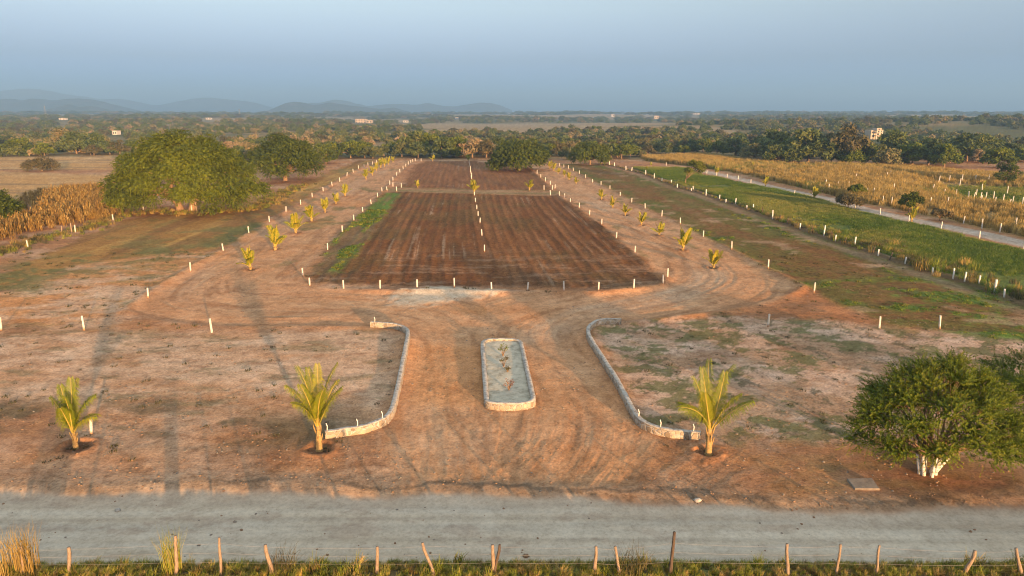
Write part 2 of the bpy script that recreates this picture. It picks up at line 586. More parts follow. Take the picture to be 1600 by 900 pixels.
    gt = ss(0.60, 0.68, fbm(x * 0.25, y * 0.16, 66, 4)) * ss(60, 75, y) * ss(1.4, 2.6, np.abs(dd))
    ct = lerp(ct, gdark * 1.4, gt * 0.6)
    ct = lerp(ct, orange * 1.05, ss(0.5, 0.68, fbm(x * 0.07, y * 0.16, 67, 3)) * np.where(pickb, 0.25, 0.6))
    wheel = np.zeros(x.shape, np.float32)
    for k in range(5):
        off = (-1.6, -0.7, 0.2, 1.0, 2.0)[k]
        wander = (vn(aa * 0.045 + k * 9.7, aa * 0 + k, 160 + k) - 0.5) * 2.6
        on = ss(0.48, 0.72, vn(aa * 0.05 + k * 5.1, aa * 0 + 2, 170 + k))
        for s2 in (-0.8, 0.8):
            q = np.abs(dd - off - wander - s2)
            wheel += on * (np.exp(-(q / 0.17) ** 2) - 0.6 * np.exp(-((q - 0.36) / 0.12) ** 2))
    wheel = np.clip(wheel, -1.2, 1.2) * ss(-1.0, 0.5, st) * (0.3 + 1.1 * ss(0.35, 0.7, n2)) * (0.22 + 0.22 * ss(36, 55, y)) * ss(210, 120, y)
    ct = lerp(ct, np.array([0.53, 0.335, 0.20]), np.clip(wheel, 0, 1) * 0.55)
    ct = lerp(ct, np.array([0.19, 0.095, 0.048]), np.clip(-wheel, 0, 1) * 0.6)
    h -= 0.045 * wheel
    col = lerp(col, ct, m)
    zone = np.where(st > 0, 2, zone)
    rough = np.where(st > 0, 0.34, rough)
    h += 0.20 * np.exp(-((st + 0.35) / 0.55) ** 2) * ss(0.3, 0.6, fbm(x * 0.15, y * 0.15, 68, 2)) * ss(31, 42, y) - 0.06 * ss(0, 1.0, st)
    rut = fbm(dd * 2.0 + n1 * 2, aa * 0.16, 69, 4) - 0.5
    h += rut * 0.07 * ss(0, 1, st)
    # wheel marks fanning out of the entrance
    fa = np.arctan2(x + 1.5, y - 14.0)
    fan_ = fbm(fa * 24 + n1 * 5 + n2 * 1.2, (y - 14) * 0.14, 70, 5)
    fm = ss(34, 30, y) * ss(24.5, 26.5, y) * ss(15, 8, np.abs(x + 1))
    h += (fan_ - 0.5) * 0.07 * fm
    col = lerp(col, np.array([0.40, 0.275, 0.18]), ss(0.52, 0.7, fan_) * fm * 0.4)
    col = lerp(col, np.array([0.17, 0.10, 0.06]), ss(0.46, 0.32, fan_) * fm * 0.3)
    s = sdf(x, y, PALE_HEAP)
    m = ss(-1.2, 1.0, s + edge * 2.4)
    col = lerp(col, pale * 0.98, m * (0.55 + 0.45 * ss(0.35, 0.6, n2)))
    h += 0.10 * m
    g = np.hypot((x + 2.1) / 5.5, (y - 61.0) / 3.5)

    # ---- ploughed plots
    for q, poly in enumerate((PLOT, PLOT_UP)):
        s = sdf(x, y, poly)
        m = ss(-0.9, 0.9, s + edge * 1.2)
        wob = (fbm(uu * 0.05, vv * 0.02, 71, 2) - 0.5) * 5.0
        fur = np.sin((uu + wob * 0.3 + (fbm(uu * 0.5, vv * 0.04, 74, 3) - 0.5) * 0.5) * 2 * math.pi / 1.25) * (0.35 + 0.65 * vn(uu * 0.4, vv * 0.05, 79))
        band = fbm((uu + wob) * 0.62, vv * 0.012, 72 + q, 4)
        cpz = np.zeros_like(col) + soil * (1.0 if q == 0 else 1.25)
        cpz = lerp(cpz, np.array([0.25, 0.115, 0.046]), ss(0.50, 0.68, band) * 0.6)
        cpz = lerp(cpz, np.array([0.080, 0.040, 0.018]), ss(0.1, 0.85, fur) * 0.5)
        cpz = lerp(cpz, np.array([0.115, 0.082, 0.030]), ss(0.45, 0.65, fbm(x * 0.12, y * 0.09, 75, 6, 0.65)) * (0.5 if q == 0 else 0.25))
        lines = ss(0.64, 0.72, fbm((uu + wob * 0.3) * 2.6, vv * 0.03, 76, 3) + (n3 - 0.5) * 0.12)
        cpz = lerp(cpz, np.array([0.38, 0.26, 0.17]), lines * ss(0.40, 0.6, n1) * 0.6)
        if q == 0:
            headl = ss(8, 2, np.abs(y - 62))
            cpz = lerp(cpz, np.array([0.11, 0.068, 0.044]), headl * ss(0.3, 0.6, fbm(x * 0.15 + n2, y * 0.3, 77, 5)) * 0.35)
            dirty = ss(0.5, 0.63, fbm(x * 0.25 + 3, y * 1.2, 78, 5)) * ss(14, 5, np.abs(y - 64))
            cpz = lerp(cpz, crust * 0.85, dirty * 0.3)
        else:
            cpz = lerp(cpz, np.array([0.23, 0.115, 0.06]), 0.4)
        col = lerp(col, cpz, m)
        zone = np.where(s > 0, 3, zone)
        h += (fur * 0.04 + (fbm(uu * 2.2, vv * 0.5, 73, 3) - 0.5) * 0.10) * m
        rough = rough + m * 0.3
    # bare light strips between the plots and the trodden rim
    g, _, _ = seg_near(x, y, pl([(618, 297), (745, 300), (868, 303)]))
    col = lerp(col, np.array([0.30, 0.20, 0.105]), ss(4.5, 1.0, g + edge) * 0.85)
    g2, _, _ = seg_near(x, y, pl([(625, 295), (745, 299), (850, 300)]))
    col = lerp(col, gmid * 0.8, ss(1.4, 0.2, g2 - 2.3 + edge * 0.7) * ss(0.9, 3.2, g2) * 0.6)
    s = sdf(x, y, STRIP)
    m = ss(-0.8, 0.8, s + edge * 1.3)
    cg = np.zeros_like(col) + np.array([0.20, 0.13, 0.065])
    cg = lerp(cg, gbright * 0.85, ss(0.36, 0.52, fbm(uu * 0.35, vv * 0.08, 81, 5)) * 0.95)
    col = lerp(col, cg, m)

    # ---- green field, gravel path, tall dry grass
    s = sdf(x, y, GREEN)
    m = ss(-0.8, 0.8, s + edge)
    cg = np.zeros_like(col) + np.array([0.13, 0.165, 0.04])
    cg = lerp(cg, gmid * 0.8, ss(0.45, 0.65, fbm(x * 0.05, y * 0.05, 83, 4)) * 0.8)
    cg = lerp(cg, np.array([0.2, 0.16, 0.06]), ss(0.56, 0.72, fbm(x * 0.07 + 5, y * 0.06, 84, 4)) * 0.6)
    cg = lerp(cg, np.array([0.16, 0.10, 0.05]), ss(170, 215, y) * 0.6)
    col = lerp(col, cg, m)
    zone = np.where(s > 0, 4, zone)
    rough = np.where(s > 0, 1.0, rough)
    s = sdf(x, y, TALL)
    m = ss(-1, 1, s + edge)
    col = lerp(col, np.array([0.30, 0.19, 0.075]), m)
    s = sdf(x, y, MEADOW)
    col = lerp(col, np.array([0.125, 0.13, 0.05]), ss(-1.5, 1.5, s + edge * 2) * 0.9)
    g, _, _ = seg_near(x, y, PATH_C)
    m = ss(2.1, 1.4, g + edge * 0.4)
    col = lerp(col, np.array([0.46, 0.39, 0.32]), m * (0.8 + 0.2 * n2))
    zone = np.where(g < 1.8, 5, zone)
    # trodden line along the fence
    g, sd_, _ = seg_near(x, y, FENCE_R)
    col = lerp(col, np.array([0.27, 0.18, 0.115]), ss(1.3, 0.4, np.abs(g * -sd_ - 2.0) + edge * 0.5) * ss(0.3, 0.6, n1 + 0.1) * 0.7)
    col = lerp(col, np.array([0.085, 0.062, 0.03]), ss(1.3, 0.3, g + edge * 0.3) * 0.85)

    # ---- palm pits: freshly dug, damp soil
    for (qx, qy, qr) in PALM_PITS:
        mk = (np.abs(x - qx) < qr * 3) & (np.abs(y - qy) < qr * 3)
        if not mk.any():
            continue
        r = np.hypot(x[mk] - qx, y[mk] - qy) / qr + (n3[mk] - 0.5) * 0.6 + (n2[mk] - 0.5) * 0.9
        col[mk] = lerp(col[mk], np.array([0.30, 0.135, 0.06]), ss(1.6, 0.9, r) * 0.55)
        col[mk] = lerp(col[mk], np.array([0.085, 0.048, 0.03]), ss(0.75, 0.35, r) * 0.7)
        h[mk] += 0.07 * np.exp(-((r - 1.0) / 0.3) ** 2) * (qr > 0.5) - 0.09 * ss(0.8, 0.3, r)

    # ---- road, its banks and the near verge
    yn = np.interp(x, [p[0] for p in ROAD_N], [p[1] for p in ROAD_N])
    yf = np.interp(x, [p[0] for p in ROAD_F], [p[1] for p in ROAD_F]) + (fbm(x * 0.35, x * 0 + 3, 85, 4) - 0.5) * 0.9
    inr = np.minimum(y - yn, yf - y)
    m = ss(-0.25, 0.35, inr + edge * 0.22)
    rs = fbm(x * 0.05, y * 1.3, 86, 4)
    cr = np.zeros_like(col) + np.array([0.525, 0.435, 0.325])
    cr = lerp(cr, np.array([0.58, 0.495, 0.38]), ss(0.45, 0.65, rs))
    cr = lerp(cr, np.array([0.31, 0.275, 0.23]), ss(0.52, 0.75, fbm(x * 0.12, y * 2.2, 87, 4)) * 0.45)
    cr = lerp(cr, np.array([0.37, 0.28, 0.21]), ss(1.5, 0.2, yf - y) * 0.5)
    for k, (o, w) in enumerate(((1.15, .22), (2.55, .25), (1.75, .3), (3.3, .22))):
        q = np.abs(y - yn - o - (vn(x * 0.05 + k * 7, x * 0 + k, 180 + k) - 0.5) * 0.7)
        cr = lerp(cr, np.array([0.54, 0.48, 0.39]), np.exp(-(q / w) ** 2) * (0.25 + 0.5 * n2))
        cr = lerp(cr, np.array([0.33, 0.28, 0.22]), np.exp(-((q - 0.45) / 0.13) ** 2) * 0.45 * n1)
    cr = lerp(cr, np.array([0.36, 0.27, 0.20]), ss(0.60, 0.70, fbm(x * 0.5, y * 1.1, 89, 5, 0.65)) * 0.45)
    col = lerp(col, cr, m)
    zone = np.where(inr > 0, 1, zone)
    rough = np.where(inr > -0.1, 0.2, rough)
    # crumbled grey bank along the far edge
    b = y - yf
    bank = ss(-0.1, 0.15, b) * ss(1.5, 0.5, b + edge * 0.5)
    col = lerp(col, np.array([0.27, 0.205, 0.14]), bank * (0.35 + 0.5 * n2))
    col = lerp(col, np.array([0.12, 0.09, 0.065]), ss(0.25, 0.05, np.abs(b - 0.55 + (n2 - 0.5) * 1.3 + (n3 - 0.5) * 0.5)) * ss(0.40, 0.55, fbm(x * 0.25, y * 0.3, 88, 4)) * 0.7)
    h += np.where(b > 0, 0.03 * np.exp(-((b - 0.8) / 0.7) ** 2) * (0.8 + 0.5 * n1), 0)
    h += -0.20 * ss(-0.6, 0.8, inr)
    v = yn - y
    vm = ss(-0.3, 0.3, v + edge * 0.3)
    cv = np.zeros_like(col) + np.array([0.14, 0.10, 0.045])
    cv = lerp(cv, np.array([0.10, 0.12, 0.03]), ss(0.45, 0.6, n2) * 0.7)
    col = lerp(col, cv, vm)
    h += 0.27 * ss(-0.2, 1.1, v) * ss(14, 4, v) + 0.06 * ss(0, 0.6, v) * n2

    near = ss(260, 150, d)
    h += ((n1 - 0.5) * 0.22 * ss(26, 34, y) + (n2 - 0.5) * 0.07 * (1 - ss(-0.4, 0.2, inr)) + (n3 - 0.5) * 0.035 * rough) * near
    h += far_height(x, y)
    # general small-scale change of tint, so that nothing is one flat colour
    n4 = fbm(x * 1.1 + 31, y * 0.9, 4, 5, 0.75)
    plough = zone == 3
    n4 = np.where(plough, fbm(uu * 1.3, vv * 0.16, 14, 4, 0.7), n4)
    n3 = np.where(plough, n4, n3)
    n5 = fbm(x * 0.28 + 5, y * 0.5, 9, 5, 0.7)
    calm = np.where(zone == 1, 0.35, 1.0).astype(np.float32)
    k = 1.03 + calm * ((n4 - 0.5) * 0.55 + (n3 - 0.5) * 0.2 + (n5 - 0.5) * 0.28)
    col = col * np.clip(k, 0.45, 1.5)[..., None]
    # thin skin of pale dust on one side, exposed red soil on the other
    w = calm * np.clip((n5 - 0.5) * 0.8 + (n4 - 0.5) * 0.7, -0.5, 0.4)
    col = col * (1 + w[..., None] * np.array([0.05, 0.22, 0.40]))
    return h, np.clip(col, 0.01, 0.9), np.clip(rough, 0, 1.3), zone


def hz(x, y):
    a = survey(np.array([float(x)]), np.array([float(y)]))
    return float(a[0][0])


def hz_many(x, y):
    return survey(np.asarray(x, float), np.asarray(y, float))[0]


def ground_material():
    m, nt, N, L, b = new_mat('ground_soil')
    at_ = node(nt, 'ShaderNodeAttribute', attribute_name='cover')
    ge = nt.nodes.new('ShaderNodeNewGeometry')
    P = ge.outputs['Position']
    nA = noise(nt, P, 2.0, 9, 0.72)
    nB = noise(nt, P, 8.0, 6, 0.7)
    nC = noise(nt, P, 0.45, 6, 0.65)
    k1 = ramp(nt, nA, [(0.36, (0.66, 0.61, 0.57)), (0.50, (1.0, 0.98, 0.96)), (0.64, (1.24, 1.22, 1.18))])
    k2 = ramp(nt, nB, [(0.34, (0.66, 0.64, 0.62)), (0.5, (1, 1, 1)), (0.66, (1.22, 1.22, 1.2))])
    # clods, dung and dead tufts: dark specks a hand wide
    vo = nt.nodes.new('ShaderNodeTexVoronoi')
    vo.inputs['Scale'].default_value = 1.7
    L.new(P, vo.inputs['Vector'])
    sc_ = nt.nodes.new('ShaderNodeSeparateColor')
    L.new(vo.outputs['Color'], sc_.inputs[0])
    spot = math_n(nt, 'LESS_THAN', math_n(nt, 'ADD', vo.outputs['Distance'], math_n(nt, 'MULTIPLY', nB, 0.25)), math_n(nt, 'MULTIPLY', sc_.outputs[0], 0.30))
    k3 = ramp(nt, spot, [(0.0, (1, 1, 1)), (1.0, (0.50, 0.45, 0.40))])

    def mul(fac, a, c):
        mx = nt.nodes.new('ShaderNodeMix')
        mx.data_type = 'RGBA'
        mx.blend_type = 'MULTIPLY'
        if isinstance(fac, float):
            mx.inputs['Factor'].default_value = fac
        else:
            L.new(fac, mx.inputs['Factor'])
        L.new(a, mx.inputs['A'])
        L.new(c, mx.inputs['B'])
        return mx.outputs['Result']
    al = at_.outputs['Alpha']
    c1 = mul(math_n(nt, 'MINIMUM', math_n(nt, 'MULTIPLY', al, 1.7), 1.0), at_.outputs['Color'], k1)
    c2 = mul(math_n(nt, 'MINIMUM', math_n(nt, 'MULTIPLY', al, 1.7), 1.0), c1, k2)
    c3 = mul(math_n(nt, 'MINIMUM', al, 0.8), c2, k3)
    L.new(c3, b.inputs['Base Color'])
    b.inputs['Roughness'].default_value = 0.95
    b.inputs['Specular IOR Level'].default_value = 0.1
    hgt = math_n(nt, 'ADD', math_n(nt, 'ADD', math_n(nt, 'MULTIPLY', nA, 0.8), math_n(nt, 'MULTIPLY', nC, 0.8)), math_n(nt, 'MULTIPLY', nB, 0.3))
    bp = nt.nodes.new('ShaderNodeBump')
    L.new(math_n(nt, 'MULTIPLY', at_.outputs['Alpha'], 0.9), bp.inputs['Strength'])
    bp.inputs['Distance'].default_value = 0.16
    L.new(hgt, bp.inputs['Height'])
    L.new(bp.outputs[0], b.inputs['Normal'])
    return m


def build_ground(mat):
    ys = []
    for py in np.arange(1010, 181, -1.5):
        a = PITCH + math.atan((py - 450) / FOC)
        ys.append(CAM_H / math.tan(a))
    ys = [-600, -200, -60, -20, 0, 6, 10] + [v for v in ys if v > 12.5] + [4600, 5600, 7000, 9000, 12000]
    ys = np.array(sorted(ys))
    t = np.arange(-1.02, 1.0201, 1.75 / FOC)
    t = np.concatenate([[-40, -12, -5, -3, -2, -1.5, -1.2], t, [1.2, 1.5, 2, 3, 5, 12, 40]])
    T, Yg = np.meshgrid(t, ys)
    X = T * np.maximum(Yg, 14.0)
    keep = np.clip(X, -9000, 9000)
    X = keep
    nr, nc = X.shape
    h, col, rough, zone = survey(X.ravel(), Yg.ravel())
    co = np.stack([X.ravel(), Yg.ravel(), h], 1).astype(np.float32)
    idx = np.arange(nr * nc).reshape(nr, nc)
    q = np.stack([idx[:-1, :-1], idx[:-1, 1:], idx[1:, 1:], idx[1:, :-1]], -1).reshape(-1, 4)
    # smooth normals over the whole sheet, shared by every piece of it
    G = co.reshape(nr, nc, 3)
    du = np.gradient(G, axis=1)
    dv = np.gradient(G, axis=0)
    nrm = np.cross(du, dv).reshape(-1, 3)
    nrm /= np.linalg.norm(nrm, axis=1, keepdims=True) + 1e-9
    fz = zone[q[:, 0]]
    names = {0: 'ground', 1: 'road', 2: 'dirt_track', 3: 'plowed_field', 4: 'green_field', 5: 'gravel_path', 6: 'stubble_field'}
    labels = {0: 'bare orange brown soil and dry land reaching to the horizon', 1: 'wide pale grey unpaved road crossing in front of the estate',
              2: 'orange dirt track looping round the plowed plot', 3: 'dark reddish plowed plots ringed by white posts', 4: 'bright green grass field beyond the wire fence',
              5: 'narrow pale gravel path through the green field', 6: 'straw coloured stubble fields behind the dry corn'}
    for z, nm in names.items():
        f = q[fz == z]
        if not len(f):
            continue
        used, inv = np.unique(f.ravel(), return_inverse=True)
        me = bpy.data.meshes.new(nm)
        me.vertices.add(len(used))
        me.vertices.foreach_set('co', co[used].ravel())
        me.loops.add(len(f) * 4)
        me.loops.foreach_set('vertex_index', inv.astype(np.int32))
        me.polygons.add(len(f))
        me.polygons.foreach_set('loop_start', np.arange(0, len(f) * 4, 4, dtype=np.int32))
        me.polygons.foreach_set('loop_total', np.full(len(f), 4, np.int32))
        me.polygons.foreach_set('use_smooth', np.ones(len(f), bool))
        a = me.color_attributes.new('cover', 'FLOAT_COLOR', 'POINT')
        c4 = np.concatenate([col[used], np.clip(rough[used], 0, 1)[:, None]], 1).astype(np.float32)
        a.data.foreach_set('color', c4.ravel())
        me.materials.append(mat)
        me.update(calc_edges=True)
        me.normals_split_custom_set_from_vertices(nrm[used].tolist())
        tag(link(nm, me), labels[z], nm.replace('_', ' '), kind='structure')
# ------------------------------------------------------------------ materials for things
M_GROUND = ground_material()
M_WHITE = plain_mat('whitewash', [(0.3, (0.62, 0.60, 0.55)), (0.55, (0.80, 0.79, 0.75)), (0.8, (0.84, 0.83, 0.80))], 9, 0.8, 0.15)


def splashed_white():
    m = plain_mat('whitewashed_post', [(0.33, (0.40, 0.36, 0.31)), (0.5, (0.62, 0.59, 0.54)), (0.7, (0.70, 0.68, 0.63))], 7, 0.85, 0.2)
    nt = m.node_tree
    b = nt.nodes['Principled BSDF']
    src = b.inputs['Base Color'].links[0].from_socket
    tc = nt.nodes.new('ShaderNodeTexCoord')
    sx = nt.nodes.new('ShaderNodeSeparateXYZ')
    nt.links.new(tc.outputs['Object'], sx.inputs[0])
    oi = nt.nodes.new('ShaderNodeObjectInfo')
    f = math_n(nt, 'ADD', sx.outputs[2], math_n(nt, 'MULTIPLY', noise(nt, tc.outputs['Object'], 14, 4, 0.6), 0.25))
    f = math_n(nt, 'SUBTRACT', f, math_n(nt, 'MULTIPLY', oi.outputs['Random'], 0.22))
    mx = nt.nodes.new('ShaderNodeMix')
    mx.data_type = 'RGBA'
    nt.links.new(ramp(nt, f, [(0.02, (0, 0, 0)), (0.20, (1, 1, 1))]), mx.inputs['Factor'])
    mx.inputs['A'].default_value = (0.34, 0.20, 0.11, 1)
    nt.links.new(src, mx.inputs['B'])
    nt.links.new(mx.outputs['Result'], b.inputs['Base Color'])
    return m


M_POSTWHITE = splashed_white()
M_LIME = plain_mat('flaking_limewash', [(0.36, (0.25, 0.17, 0.11)), (0.46, (0.62, 0.58, 0.52)), (0.6, (0.76, 0.74, 0.69))], 9, 0.9, 0.5)
M_POSTWOOD = plain_mat('weathered_post_wood', [(0.3, (0.16, 0.11, 0.075)), (0.55, (0.32, 0.24, 0.17)), (0.8, (0.42, 0.34, 0.26))], 7, 0.9, 0.6, (6, 6, 0.8))
M_DARKWOOD = plain_mat('dark_post_wood', [(0.3, (0.05, 0.035, 0.03)), (0.7, (0.15, 0.11, 0.08))], 7, 0.9, 0.6, (6, 6, 0.8))
M_BARK = plain_mat('bark', [(0.3, (0.14, 0.09, 0.055)), (0.6, (0.30, 0.20, 0.125)), (0.85, (0.40, 0.30, 0.2))], 5, 0.9, 0.7, (3, 3, 0.7))
M_PALMBARK = plain_mat('palm_trunk_bark', [(0.3, (0.22, 0.14, 0.06)), (0.6, (0.42, 0.29, 0.12)), (0.85, (0.5, 0.38, 0.2))], 8, 0.85, 0.6, (1, 1, 4))
M_RACHIS = plain_mat('palm_rib', [(0.3, (0.36, 0.27, 0.05)), (0.7, (0.48, 0.36, 0.09))], 8, 0.6, 0.0)
M_PALM = leaf_mat('palm_leaf', [(0.0, (0.085, 0.13, 0.012)), (0.45, (0.17, 0.21, 0.016)), (0.8, (0.33, 0.30, 0.025)), (1.0, (0.42, 0.33, 0.04))], 0.3, 0.3, 0.45)
M_LEAF = leaf_mat('mesquite_leaf', [(0.0, (0.035, 0.055, 0.006)), (0.35, (0.085, 0.112, 0.008)), (0.7, (0.150, 0.180, 0.012)), (1.0, (0.25, 0.225, 0.025))], 0.3, 0.22)
M_SHRUB = leaf_mat('shrub_leaf', [(0.0, (0.026, 0.050, 0.004)), (0.35, (0.066, 0.105, 0.006)), (0.7, (0.125, 0.172, 0.010)), (1.0, (0.21, 0.215, 0.02))], 0.3, 0.1)
M_LEAF_DRY = leaf_mat('sparse_dry_leaf', [(0.0, (0.055, 0.055, 0.022)), (0.5, (0.105, 0.092, 0.038)), (1.0, (0.18, 0.14, 0.065))], 0.25, 0.25)
M_LEAF_DARK = leaf_mat('dark_scrub_leaf', [(0.0, (0.045, 0.066, 0.020)), (0.5, (0.095, 0.125, 0.032)), (1.0, (0.17, 0.18, 0.05))], 0.25, 0.35)
M_SCRUB = leaf_mat('far_scrub_leaf', [(0.0, (0.060, 0.078, 0.026)), (0.35, (0.115, 0.130, 0.040)), (0.65, (0.18, 0.165, 0.062)), (1.0, (0.30, 0.215, 0.125))], 0.2, 0.85)
M_STRAW = leaf_mat('straw', [(0.0, (0.17, 0.120, 0.032)), (0.5, (0.37, 0.255, 0.072)), (1.0, (0.55, 0.41, 0.15))], 0.3, 0.4)
M_CORN = leaf_mat('dry_corn_leaf', [(0.0, (0.16, 0.090, 0.020)), (0.5, (0.33, 0.205, 0.05)), (1.0, (0.50, 0.36, 0.12))], 0.3, 0.3)
M_GRASS = leaf_mat('green_grass', [(0.0, (0.075, 0.135, 0.018)), (0.45, (0.155, 0.225, 0.028)), (1.0, (0.33, 0.29, 0.075))], 0.35, 0.4)
M_VERGE = leaf_mat('verge_grass', [(0.0, (0.20, 0.14, 0.05)), (0.3, (0.17, 0.20, 0.025)), (0.65, (0.34, 0.36, 0.04)), (1.0, (0.52, 0.36, 0.14))], 0.35, 0.6)
M_GRAVEL = plain_mat('grey_gravel', [(0.34, (0.31, 0.27, 0.20)), (0.5, (0.50, 0.45, 0.345)), (0.68, (0.62, 0.56, 0.44))], 2.2, 0.95, 1.0, None, 9)
M_CONC = plain_mat('old_concrete', [(0.3, (0.16, 0.13, 0.105)), (0.55, (0.25, 0.21, 0.17)), (0.8, (0.31, 0.265, 0.215))], 4, 0.9, 0.4)
M_RED = leaf_mat('red_leaf', [(0.0, (0.16, 0.07, 0.04)), (0.6, (0.25, 0.11, 0.06)), (1.0, (0.34, 0.2, 0.08))], 0.25, 0.2)
M_WIRE = plain_mat('fence_wire', [(0.3, (0.2, 0.19, 0.18)), (0.7, (0.3, 0.29, 0.28))], 5, 0.5, 0.0)
M_STEEL = plain_mat('pylon_steel', [(0.3, (0.22, 0.22, 0.22)), (0.7, (0.30, 0.30, 0.30))], 5, 0.6, 0.0)
M_WALLP = plain_mat('painted_wall', [(0.3, (0.42, 0.34, 0.26)), (0.7, (0.52, 0.44, 0.35))], 0.6, 0.9, 0.0)
M_WALLW = plain_mat('white_wall', [(0.3, (0.50, 0.47, 0.43)), (0.7, (0.60, 0.57, 0.53))], 0.6, 0.9, 0.0)
M_WINDOW = plain_mat('dark_opening', [(0.3, (0.02, 0.02, 0.022)), (0.7, (0.04, 0.04, 0.042))], 3, 0.3, 0.0)
M_ROOF = plain_mat('flat_roof', [(0.3, (0.30, 0.25, 0.22)), (0.7, (0.40, 0.35, 0.31))], 1, 0.9, 0.0)


def stone_material(name, cement, s1, s2):
    m, nt, N, L, b = new_mat(name)
    tc = nt.nodes.new('ShaderNodeTexCoord')
    v = nt.nodes.new('ShaderNodeTexVoronoi')
    v.inputs['Scale'].default_value = 3.6
    v.feature = 'DISTANCE_TO_EDGE'
    L.new(tc.outputs['Object'], v.inputs['Vector'])
    v2 = nt.nodes.new('ShaderNodeTexVoronoi')
    v2.inputs['Scale'].default_value = 3.6
    L.new(tc.outputs['Object'], v2.inputs['Vector'])
    sep = nt.nodes.new('ShaderNodeSeparateColor')
    L.new(v2.outputs['Color'], sep.inputs[0])
    c = ramp(nt, sep.outputs[0], [(0.0, s1), (0.5, tuple((a + d) / 2 for a, d in zip(s1, s2))), (1.0, s2)])
    edge = ramp(nt, v.outputs['Distance'], [(0.02, (0, 0, 0)), (0.09, (1, 1, 1))])
    mx = nt.nodes.new('ShaderNodeMix')
    mx.data_type = 'RGBA'
    L.new(edge, mx.inputs['Factor'])
    mx.inputs['A'].default_value = (*cement, 1)
    L.new(c, mx.inputs['B'])
    nz = noise(nt, tc.outputs['Object'], 22, 4, 0.6)
    m2 = nt.nodes.new('ShaderNodeMix')
    m2.data_type = 'RGBA'
    m2.blend_type = 'MULTIPLY'
    m2.inputs['Factor'].default_value = 0.6
    L.new(mx.outputs['Result'], m2.inputs['A'])
    L.new(ramp(nt, nz, [(0.3, (0.6, 0.6, 0.6)), (0.65, (1, 1, 1))]), m2.inputs['B'])
    L.new(m2.outputs['Result'], b.inputs['Base Color'])
    b.inputs['Roughness'].default_value = 0.9
    bp = nt.nodes.new('ShaderNodeBump')
    bp.inputs['Strength'].default_value = 0.8
    bp.inputs['Distance'].default_value = 0.06
    L.new(math_n(nt, 'ADD', math_n(nt, 'MULTIPLY', edge, 0.7), math_n(nt, 'MULTIPLY', nz, 0.4)), bp.inputs['Height'])
    L.new(bp.outputs[0], b.inputs['Normal'])
    return m


M_STONE = stone_material('rubble_masonry', (0.52, 0.49, 0.44), (0.26, 0.20, 0.14), (0.52, 0.44, 0.33))
M_CAP = plain_mat('cement_capping', [(0.36, (0.24, 0.21, 0.18)), (0.5, (0.42, 0.385, 0.34)), (0.68, (0.54, 0.505, 0.45))], 5, 0.9, 0.5)

# ------------------------------------------------------------------ white marker posts
def post_mesh(k):
    rnd = random.Random(k)
    b = MB()
    w = 0.062
    H = 1.0
    V = []
    lx, ly = rnd.uniform(-0.02, 0.02), rnd.uniform(-0.02, 0.02)
    rings = [(-0.25, 1.05), (0.0, 1.04), (H * 0.5, 1.0), (H - 0.02, 0.97), (H, 0.80)]
    for z, s in rings:
        for a, c in ((-1, -.72), (-.72, -1), (.72, -1), (1, -.72), (1, .72), (.72, 1), (-.72, 1), (-1, .72)):
            V.append((a * w * s + lx * z, c * w * s + ly * z, z))
    F = [(i * 8 + j, i * 8 + (j + 1) % 8, i * 8 + 8 + (j + 1) % 8, i * 8 + 8 + j) for i in range(4) for j in range(8)]
    F.append(tuple(range(32, 40)))
    b.add(V, F)
    return b.mesh('marker_post', [M_POSTWHITE], False)


POSTS_M = [post_mesh(i) for i in range(4)]
ORD = ['first', 'second', 'third', 'fourth', 'fifth', 'sixth', 'seventh', 'eighth', 'ninth', 'tenth', 'eleventh', 'twelfth', 'thirteenth', 'fourteenth', 'fifteenth', 'sixteenth',
       'seventeenth', 'eighteenth', 'nineteenth', 'twentieth']
POST_ROWS = []      # (px list, label pattern, group, height)
POST_ROWS.append(([(484, 446), (537, 451), (594, 452), (652, 452), (710, 451), (768, 455), (824, 457), (881, 457), (935, 456), (990, 453), (1036, 446)],
                  '{} white post from the grass strip along the near plowed plot edge', 'white posts along the near edge of the plowed plot', 0.80))
POST_ROWS.append(([(473, 432), (512, 390), (535, 364), (553, 346), (567, 331), (580, 319), (590, 309), (597, 301)],
                  '{} white post counted away beside the grass strip of the plowed plot', 'white posts beside the grass strip', 0.80))
POST_ROWS.append(([(1043, 434), (992, 395), (963, 372), (940, 352), (921, 337), (905, 326), (891, 317), (882, 309), (874, 307)],
                  '{} white post counted away along the plowed plot edge by the fence side track', 'white posts along the plot edge facing the fence side track', 0.80))
POST_ROWS.append(([(757, 393), (753, 368), (750, 349), (747, 337), (745, 327), (743, 316), (741, 306)],
                  '{} white post of the centre line dividing the plowed plot in two', 'white posts of the centre line on the lower plowed plot', 0.80))
POST_ROWS.append(([(737, 280), (737, 276), (736, 272), (735, 268), (735, 264), (734, 260), (733, 256)],
                  'white post in the tight centre line on the upper plowed plot', 'white posts of the centre line on the upper plot', 1.0))
POST_ROWS.append(([(605, 299), (620, 299), (614, 292), (609, 290), (627, 293), (614, 284), (620, 275), (625, 270), (630, 265), (634, 261), (638, 257), (642, 255), (645, 253), (649, 252), (658, 252)],
                  'small white post on the big tree side of the upper plowed plot', 'white posts on the big tree side of the upper plot', 0.95))
POST_ROWS.append(([(860, 305), (850, 297), (863, 297), (867, 295), (860, 289), (852, 284), (845, 279), (839, 272)],
                  'small white post on the round tree side of the upper plowed plot', 'white posts on the round tree side of the upper plot', 0.95))
POST_ROWS.append(([(232, 467), (298, 425), (349, 393), (389, 366), (421, 347), (447, 332), (470, 320), (488, 309), (505, 299)],
                  '{} white post from the track bend along the outer edge below the big tree', 'white posts along the outer track edge below the big tree', 0.85))
